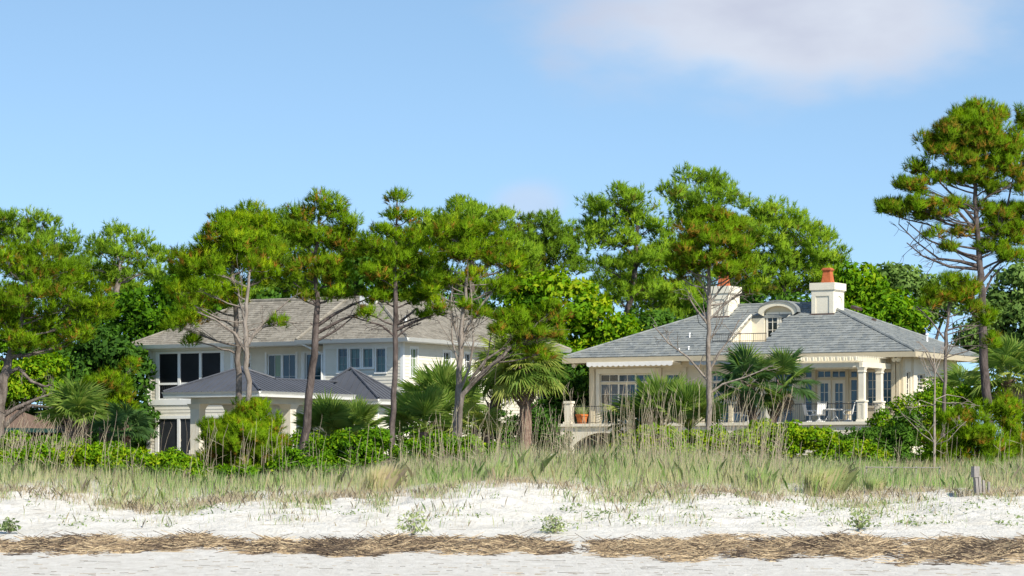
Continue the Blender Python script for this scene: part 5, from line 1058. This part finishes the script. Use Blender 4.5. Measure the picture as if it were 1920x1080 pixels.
# ---- shrubs round the houses and on the back of the dune
def shrubs():
    def ks(**k): return {**dict(name='shrub', cat='shrub', clump=.36, dens=.85, leaves=70, size=.072, bark='bark_dark', group='green shrubs on the dune'), **k}
    broadleaf('low bright shrub mass in front of the clapboard house', 105, [(250, 866, 60, 26), (180, 864, 60, 30), (320, 872, 56, 26), (360, 884, 40, 22), (130, 868, 44, 30), (215, 880, 70, 24), (300, 885, 60, 20)], 501, **ks(tint=.72))
    broadleaf('low shrub at the far left under the stalks', 106, [(20, 870, 50, 26), (70, 862, 44, 30), (100, 872, 36, 24)], 502, **ks(tint=.7))
    broadleaf('dark green shrub beside the tilted pine foot', 110, [(660, 838, 54, 32), (610, 852, 44, 30), (700, 826, 36, 24), (640, 868, 60, 22), (690, 860, 44, 24)], 503, **ks(tint=.50))
    broadleaf('shrub between the young pine and the tilted pine', 106, [(545, 868, 34, 26), (585, 876, 36, 20), (520, 880, 30, 16), (610, 885, 30, 12), (470, 888, 34, 12), (425, 886, 34, 14)], 504, **ks(tint=.52))
    broadleaf('shrub mass right of the slender pine foot', 124, [(790, 846, 46, 28), (830, 836, 40, 26), (760, 852, 34, 24), (880, 842, 40, 26), (920, 850, 34, 22)], 505, **ks(tint=.60))
    broadleaf('bright green shrub mound below the fan palm clump', 122, [(1230, 830, 60, 36), (1180, 845, 46, 30), (1290, 836, 52, 32), (1340, 830, 40, 30), (1250, 856, 70, 24), (1390, 832, 40, 28)], 506, **ks(tint=.78))
    broadleaf('bright rounded shrub below the patio furniture', 123, [(1480, 818, 50, 26), (1430, 815, 40, 26), (1530, 826, 50, 26), (1460, 842, 60, 24), (1400, 836, 36, 24)], 507, **ks(tint=.72))
    broadleaf('dark shrub mass right of the bright rounded one', 125, [(1640, 830, 54, 34), (1590, 830, 40, 26), (1690, 836, 40, 36), (1660, 856, 60, 22), (1700, 800, 34, 30)], 508, **ks(leafm='leaves_dark', tint=.7))
    broadleaf('yellow-green shrub in front of the dark shrub mass', 120, [(1610, 850, 40, 24), (1570, 846, 40, 28), (1640, 862, 36, 18), (1540, 862, 40, 18)], 509, **ks(tint=.74))
    broadleaf('tall leafy shrub between the pergola column and the thin pine', 136, [(1680, 785, 44, 32), (1720, 770, 50, 40), (1650, 800, 30, 26), (1760, 770, 50, 44), (1700, 815, 60, 30)], 510, **ks(tint=.64, clump=.45, size=.075))
    broadleaf('leafy shrub behind the small thin pine', 140, [(1800, 755, 50, 36), (1850, 745, 40, 40), (1760, 740, 40, 30), (1890, 770, 50, 36)], 511, **ks(tint=.60, clump=.5, size=.08))
    broadleaf('shrub at the right edge behind the fence posts', 123, [(1890, 850, 40, 26), (1850, 862, 40, 20), (1925, 840, 30, 36), (1790, 862, 36, 20), (1745, 858, 36, 24), (1965, 850, 40, 36)], 512, **ks(tint=.52))
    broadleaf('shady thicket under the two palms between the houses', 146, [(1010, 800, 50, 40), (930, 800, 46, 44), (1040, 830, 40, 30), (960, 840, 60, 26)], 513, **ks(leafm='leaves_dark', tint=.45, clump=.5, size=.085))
    broadleaf('shrub along the sunlit clapboard side wall foot', 150, [(790, 820, 60, 30), (850, 815, 50, 36), (720, 825, 40, 26)], 514, **ks(tint=.5, clump=.5, size=.085))
    broadleaf('hedge shrub at the foot of the pavilion', 143, [(580, 832, 50, 26), (640, 828, 50, 26), (520, 840, 40, 20), (700, 832, 36, 22)], 515, **ks(tint=.62, clump=.45, size=.075))
    broadleaf('grey-green shrub below the left palm', 127, [(150, 845, 60, 26), (90, 838, 40, 26), (210, 850, 40, 20), (30, 836, 40, 30)], 516, **ks(tint=.6, clump=.42, size=.07))
    broadleaf('shrub against the sunny end wall of the cream house', 139, [(1770, 800, 46, 34), (1730, 825, 50, 26), (1800, 830, 50, 26), (1680, 830, 40, 22)], 517, **ks(tint=.6, clump=.5, size=.08))
shrubs()
# ---- beach grass, sea oats, wrack
def blades(rg, B, h, lean, w, curl):
    """B: feet; lean: horizontal bend vectors; -> three triangles per blade as quads+tip"""
    n = len(B); h = h[:, None]; up = np.array([0, 0, 1.]); d1 = up+lean*.35; d2 = up*(1-curl[:, None])+lean*1.0
    m = B+d1*h*.5; t = m+d2*h*.5; v = norm(np.stack([-lean[:, 1], lean[:, 0], np.zeros(n)], -1)+rg.normal(0, .15, (n, 3))*[1, 1, 0]); s = v*w[:, None]
    return np.stack([B-s, B+s, m+s*.75, t, m-s*.75], 1).reshape(-1, 3)
def vn1(x, seed):
    r = np.random.default_rng(seed).random(4096); i = np.floor(x).astype(int); f = x-i; f = f*f*(3-2*f); return r[i % 4096]*(1-f)+r[(i+1) % 4096]*f
def grass():
    rg = np.random.default_rng(61); n = 140000
    Y = 92.6+rg.random(n)**1.15*28; X = rg.uniform(-1, 1, n)*(Y*.186+1.5)
    nc = 5200; cy = 92.8+rg.random(nc)**1.1*26; cx = rg.uniform(-1, 1, nc)*(cy*.186+1.5); ci = rg.integers(0, nc, n); inc = rg.random(n) < .62
    csz = rg.uniform(.5, 1.35, nc); ct = rg.normal(0, .16, nc); ox = rg.normal(0, .10, n)*csz[ci]; oy = rg.normal(0, .10, n)*csz[ci]
    X = np.where(inc, cx[ci]+ox, X); Y = np.where(inc, cy[ci]+oy, Y); chh = np.where(inc, .55+.5*csz[ci], .62); cti = np.where(inc, ct[ci], 0); cox = np.where(inc, ox*1.7, 0)
    edge = 94.5+1.3*(vn1(X/1.7+50, 1)-.5)*2+.9*(vn1(X/.5+90, 2)-.5)*2 - 1.0*np.exp(-((X+14)/4)**2)
    dens = .40+.60*vn1(X/1.1+10, 3)*vn1(Y/1.3+5, 4)*1.8; keep = (Y > edge) & (rg.random(n) < dens*np.clip((Y-edge+.15)/2.4, .12, 1)) & ((Y < 108) | (X > -4.5)); X, Y, chh, cti, cox = X[keep], Y[keep], chh[keep], cti[keep], cox[keep]; n = len(X)
    B = np.stack([X, Y, ground(X, Y)-.02], -1)
    dd = Y-edge[keep]; front = np.clip(dd/3.0, 0, 1)
    tall = np.clip((X+4.5)/4, .0, 1)*np.clip((12-X)/4, 0, 1); h = rg.uniform(.35, 1.05, n)*chh*(.5+.5*front)*(.75+.5*vn1(X/2.3+30, 5))*(.82+.28*tall)*np.where((X < -4.5) & (Y > 100.5), .8, 1)*np.where((X > 11) & (Y > 101), .8, 1); az = rg.random(n)*6.283; lean = np.stack([np.cos(az)*.26+.05+cox, np.sin(az)*.3, np.zeros(n)], -1)*rg.uniform(.4, 1.5, (n, 1))
    T = .70+cti+.18*(vn1(X/1.3+70, 6)-.5)*2+rg.normal(0, .12, n); T = np.where(rg.random(n) < .25+.42*(1-front)+.25*vn1(X/2.1+44, 9), rg.uniform(.0, .42, n), T)
    V = blades(rg, B, h, lean, rg.uniform(.0035, .007, n), rg.uniform(.0, .4, n)); o = link('dune_grass', tri_mesh('dune_grass', V, T, 'grass', 5)); o['kind'] = 'stuff'; tag(o, 'wild green and straw-coloured grass covering the dune', 'grass')
    n = 17000; X = rg.uniform(-19, 19, n); ed = 94.5+1.3*(vn1(X/1.7+50, 1)-.5)*2+.9*(vn1(X/.5+90, 2)-.5)*2 - 1.0*np.exp(-((X+14)/4)**2); Y = ed+rg.normal(.5, .8, n); k = (rg.random(n) < vn1(X/1.4+77, 31)*1.2); X, Y = X[k], Y[k]; n = len(X)
    B = np.stack([X, Y, ground(X, Y)-.03], -1); az = rg.random(n)*6.283; lean = np.stack([np.cos(az), np.sin(az), np.zeros(n)], -1)*rg.uniform(.1, .9, (n, 1))
    o = link('grass_thatch', tri_mesh('grass_thatch', blades(rg, B, rg.uniform(.12, .42, n), lean, rg.uniform(.003, .007, n), rg.uniform(0, .6, n)), rg.uniform(0, .2, n), 'grass', 5)); o['kind'] = 'stuff'; tag(o, 'grey-brown dead grass along the foot of the dune grass', 'grass')
    # thin dry stems and small grass on the open sand
    n = 62000; Y = rg.uniform(83.5, 97, n); X = rg.uniform(-1, 1, n)*(Y*.186+1); k = rg.random(n) < np.clip((vn1(X/.7+11, 7)*vn1(Y/.8+60, 8)-.20)*2.2, 0.02, 1)*np.clip((Y-83)/10, .12, 1); X, Y = X[k], Y[k]; n = len(X)
    B = np.stack([X, Y, ground(X, Y)-.06], -1); az = rg.random(n)*6.283; lean = np.stack([np.cos(az), np.sin(az), np.zeros(n)], -1)*rg.uniform(.1, .7, (n, 1))
    V = blades(rg, B, rg.uniform(.12, .45, n), lean, rg.uniform(.004, .008, n), rg.uniform(0, .4, n)); o = link('sparse_grass', tri_mesh('sparse_grass', V, np.where(rg.random(n) < .55, rg.uniform(0, .3, n), rg.uniform(.5, .95, n)), 'grass', 5)); o['kind'] = 'stuff'; tag(o, 'thin dry stems scattered over the white sand', 'grass')
    # creeping green sprigs
    n = 130; pts = []; nn = []
    for i in range(n):
        Yc = rg.uniform(83.5, 94); Xc = rg.uniform(-.18, .18)*Yc if rg.random() < .45 else rg.uniform(.02, .185)*Yc; k = int(rg.integers(4, 26)); q = np.array([Xc, Yc, 0])+rg.normal(0, 1, (k, 3))*[.22, .3, 0]; q[:, 2] = ground(q[:, 0], q[:, 1])+rg.uniform(.04, .13, k); pts.append(q)
    pts = np.concatenate(pts); V = leaf_quads(rg, pts, np.tile([0, 0, 1.], (len(pts), 1)), .055, .6); o = link('beach_creeper', tri_mesh('beach_creeper', V, rg.uniform(0, .7, len(pts)), 'beach_leaf', 4)); o['kind'] = 'stuff'; tag(o, 'small creeping green sprigs on the sand', 'creeper')
def sea_oats():
    rg = np.random.default_rng(62); S = []; T = []
    zones = [(0, 140, 150, 2.2, .9), (140, 430, 60, 2.3, .6), (430, 800, 85, 2.3, .4), (800, 1060, 150, 2.9, .6), (1060, 1300, 190, 3.5, .45), (1300, 1470, 120, 3.6, .6), (1470, 1640, 26, 2.0, .6), (1640, 1920, 34, 2.0, .3)]
    mb = MB(); F5 = []
    for x0, x1, n, hh, ln in zones:
        for _ in range(n):
            Y = rg.uniform(101, 116); px = rg.uniform(x0, x1); b = at(px, Y); h = hh*(.35+.75*rg.random()**1.1); a = rg.normal(.25 if px < 500 or px > 1300 else 0, .35); d = np.array([math.sin(a)*.55*ln, rg.normal(0, .12), 1.0]); w = rg.uniform(.0045, .0085)
            p1 = b+d*h*.6; p2 = p1+(d*.8+[rg.normal(.1, .22)*ln, 0, 0])*h*.3; p3 = p2+np.array([rg.normal(.12, .25)*ln, 0, .5])*h*.14
            tt = rg.uniform(.1, .75); s = np.array([w, 0, 0])
            for q0, q1, k0, k1 in ((b, p1, 1, .9), (p1, p2, .9, .7), (p2, p3, .8 if rg.random() < .6 else 1.5, .2)):
                F5.append(np.stack([q0-s*k0, q0+s*k0, q1+s*k1, q1-s*k1])); T.append(tt); y = np.array([0, w, 0]); F5.append(np.stack([q0-y*k0, q0+y*k0, q1+y*k1, q1-y*k1])); T.append(tt)
            for _k in range(int(rg.integers(0, 3))):     # dry leaf hanging off the stalk
                q = b+d*h*rg.uniform(.15, .5); e = np.array([rg.normal(0, .3), rg.normal(0, .2), rg.uniform(.1, .4)]); F5.append(np.stack([q-s, q+s, q+e*.5+s*.4, q+e*.85-[0, 0, .02]])); T.append(rg.uniform(.2, 1))
    o = link('sea_oats', tri_mesh('sea_oats', np.concatenate(F5), np.array(T), 'oats', 4)); o['kind'] = 'stuff'; tag(o, 'tall dry sea-oat stalks rising from the dune grass', 'sea oats')
def tufts_things():
    rg = np.random.default_rng(63)
    for px, py, w, h, n, label, bend, tb in ((715, 918, 1.0, 1.35, 2600, 'big arching clump of tawny grass on the dune, left of centre', .55, .35), (1545, 922, 1.3, 1.45, 3600, 'broad wind-combed clump of grass on the dune at right', .6, .52), (1420, 915, .7, 1.1, 1300, 'dense green grass clump left of the wind-combed one', .3, .7), (930, 915, .6, 1.0, 1100, 'upright green grass clump near the cabbage palm foot', .25, .68), (1640, 925, .5, .85, 900, 'small pale grass clump right of the wind-combed one', .3, .6)):
        Y = 97.5; b = at(px, Y); t = thing('grass_clump', label, 'grass clump', b); r = rg.random(n)**.6*w*.5; az = rg.random(n)*6.283; B = np.stack([r*np.cos(az), r*np.sin(az)*.8, np.zeros(n)], -1); B[:, 2] = ground(B[:, 0]+b[0], B[:, 1]+b[1])-b[2]-.03
        lean = np.stack([np.cos(az)*.35*r/w*2+bend*.55, np.sin(az)*.3, np.zeros(n)], -1)*rg.uniform(.5, 1.4, (n, 1)); V = blades(rg, B, h*rg.uniform(.45, 1.0, n), lean, rg.uniform(.005, .009, n), rg.uniform(.2, .9, n))
        link('blades', tri_mesh('blades', V, tb+rg.normal(0, .17, n), 'grass', 5), t)
    for px, py, wd, ht, label, tt in ((775, 1002, .55, .50, 'rounded pale-green beach plant just above the wrack, left of centre', .85), (1040, 1000, .48, .36, 'low pale-green beach plant above the wrack near the centre', .75), (1612, 992, .40, .40, 'loose leafy beach plant above the wrack at right', .6), (18, 998, .35, .28, 'small green beach plant at the left edge', .3)):
        b = G(px, py); t = thing('beach_plant', label, 'plant', b, 0, 'small plants on the sand'); k = 190; v = rand_sphere(rg, k)*rg.random((k, 1))**.4; v[:, 2] = np.abs(v[:, 2]); pts = v*[wd, wd*.8, ht*1.35]+[0, 0, .06]; mb = MB()
        for q in pts[:26]: mb.tube([(0, 0, -.03), q*.5+[0, 0, .03], q], [.008, .006, .004], 3)
        mb.build('stems', 'dead_wood', t); link('leaves', tri_mesh('leaves', leaf_quads(rg, pts, norm(v+[0, 0, .5]), .065), tt+rg.normal(0, .2, k), 'beach_leaf', 4), t)
def wrack():
    rg = np.random.default_rng(64)
    def piles(name, label, x0, x1, n, dark):
        px = rg.uniform(x0, x1, n); kx = px/1920
        mid = 1023+9*(px/1920)+3*np.sin(px*.011+1)+3*np.sin(px*.031)+2*np.sin(px*.083); half = 9+8*vn1(px/90+7, 12)+9*np.clip((px-1100)/600, 0, 1)
        # thin places
        gap = np.exp(-((px-1088)/46)**4)*.985+np.exp(-((px-85)/40)**2)*.2+np.exp(-((px-1640)/60)**2)*.3
        o = rg.normal(0, .48, n); o = np.where(np.abs(o) > 1.15, rg.uniform(-1, 1, n), o)
        lump = np.clip(vn1(px/34+3, 13)*1.3-.1, 0, 1); py = mid+o*half
        keep = (rg.random(n) > gap) & (rg.random(n) < .10+.90*np.clip((vn1(px/22+o*3+500, 14)*vn1(px/60+o*2+100, 15)-.12)*3.4, 0, 1)); px, py, o, lump = px[keep], py[keep], o[keep], lump[keep]; n = len(px)
        # rows -> ground distance
        tab = np.array([[yy, G(960, yy)[1]] for yy in np.arange(980, 1080, 2)]); Y = np.interp(py, tab[:, 0], tab[:, 1])+rg.normal(0, .15, n); X = (px-960)/F*Y
        hgt = np.clip(1-o*o, 0, 1)*(.03+.17*lump**1.6); Z = ground(X, Y)+.012+rg.random(n)*hgt
        L_ = rg.gamma(2.0, .20, n)+.08; a = rg.normal(0, .7, n)+np.where(rg.random(n) < .15, rg.uniform(-1.5, 1.5, n), 0); d = np.stack([np.cos(a), np.sin(a), rg.normal(0, .13, n)*(1+5*hgt)], -1); d = norm(d); s = norm(np.cross(d, [0, 0, 1.])+rg.normal(0, .35, (n, 3)))*rg.uniform(.0035, .008, (n, 1))
        c = np.stack([X, Y, Z], -1); e = d*L_[:, None]*.5; up = np.array([0, 0, .008]); V = np.stack([c-e-s, c+e-s*.7, c+e+s*.7, c-e+s], 1); V2 = np.stack([c-e-up, c+e-up*.6, c+e+up, c-e+up], 1)
        dk = (vn1(px/26+o*2+900, 16) > .66) & (rg.random(n) < .8); T = np.where(dk, rg.uniform(0, .3, n), np.clip(rg.normal(.61, .21, n), .1, 1)); T = np.where(rg.random(n) < .12, rg.uniform(0, .2, n), T)  # dark weed patches; extra dark straws put small shadows into the colour
        o_ = link(name, tri_mesh(name, np.concatenate([V, V2]).reshape(-1, 3), np.concatenate([T, T]), 'straw', 4)); o_['kind'] = 'stuff'; tag(o_, label, 'wrack')
    piles('reed_wrack', 'washed-up reed straw along the beach, stretch left of the gap', -20, 1090, 29000, 0); piles('reed_wrack', 'washed-up reed straw along the beach, stretch right of the gap', 1090, 1945, 28000, 0)
    # strays on the sand
    n = 320; Y = np.where(rg.random(n) < .7, rg.uniform(63.5, 73, n), rg.uniform(80, 90, n)); X = rg.uniform(-1, 1, n)*Y*.185; L_ = rg.gamma(2, .10, n)+.05; a = rg.normal(0, .5, n); d = np.stack([np.cos(a), np.sin(a), np.zeros(n)], -1); s = np.stack([-d[:, 1], d[:, 0], np.zeros(n)], -1)*rg.uniform(.004, .008, (n, 1)); c = np.stack([X, Y, ground(X, Y)+.02], -1); e = d*L_[:, None]/2; up = np.array([0, 0, .004])
    V = np.concatenate([np.stack([c-e-s, c+e-s, c+e+s, c-e+s], 1), np.stack([c-e-up, c+e-up, c+e+up, c-e+up], 1)]); T = rg.uniform(.1, .8, n); o = link('stray_straw', tri_mesh('stray_straw', V.reshape(-1, 3), np.concatenate([T, T]), 'straw', 4)); o['kind'] = 'stuff'; tag(o, 'single stray reeds scattered over the flat sand', 'straw')
grass(); sea_oats(); tufts_things(); wrack()
# ---- old fence posts on the dune edge
def posts():
    def post(px, py, w, h, tilt, label, cap=False):
        b = G(px, py); t = thing('fence_post', label, 'post', b, .3, 'weathered posts at the dune edge'); m = MB(); sp = .012
        tx = math.tan(tilt)
        for i, (a0, a1) in enumerate(((-w/2, -sp), (sp, w/2)) if w > .15 else ((-w/2, w/2),)):
            hh = h*(1-.05*i); m.hexa([(a0, -w/2, -.3), (a1, -w/2, -.3), (a1, w/2, -.3), (a0, w/2, -.3), (a0+tx*hh, -w/2*.95, hh), (a1+tx*hh, -w/2*.95, hh-.02), (a1+tx*hh, w/2*.95, hh-.03), (a0+tx*hh, w/2*.95, hh)])
        m.build('timber', 'weathered_wood', t)
        if cap:
            m = MB(); m.box(tx*h-w*.70, tx*h+w*.25, -w*.62, w*.62, h-.10, h+.26); m.build('broken_rail_end', 'weathered_wood', t)
    post(1836, 932, .20, .75, -.13, 'stout split weathered fence post with broken rail end', True)
    post(1846, 931, .075, .55, -.08, 'thin bleached stake right beside the stout split post'); post(1854, 930, .075, .48, 0, 'thin bleached stake, outer of the two right of the stout post')
    Y = 107; t = thing('rail_fence', 'low grey rail half buried in the grass behind the dune', 'fence', at(1690, Y)); b = at(1690, Y); m = MB(); z = CZ+(870-874)/F*Y; a, c = P(1622, 876, Y), P(1765, 877, Y)
    m.tube([a-b, c-b], [.018, .018], 6); m.build('rail', 'weathered_wood', t)
    for px in (1625, 1672, 1718, 1762):
        p = P(px, 877, Y)-b; g = float(ground(p[0]+b[0], Y))-b[2]; m = MB(); m.box(p[0]-.03, p[0]+.03, .03, .09, g-.2, p[2]+.06); m.build('post', 'weathered_wood', t)
posts()
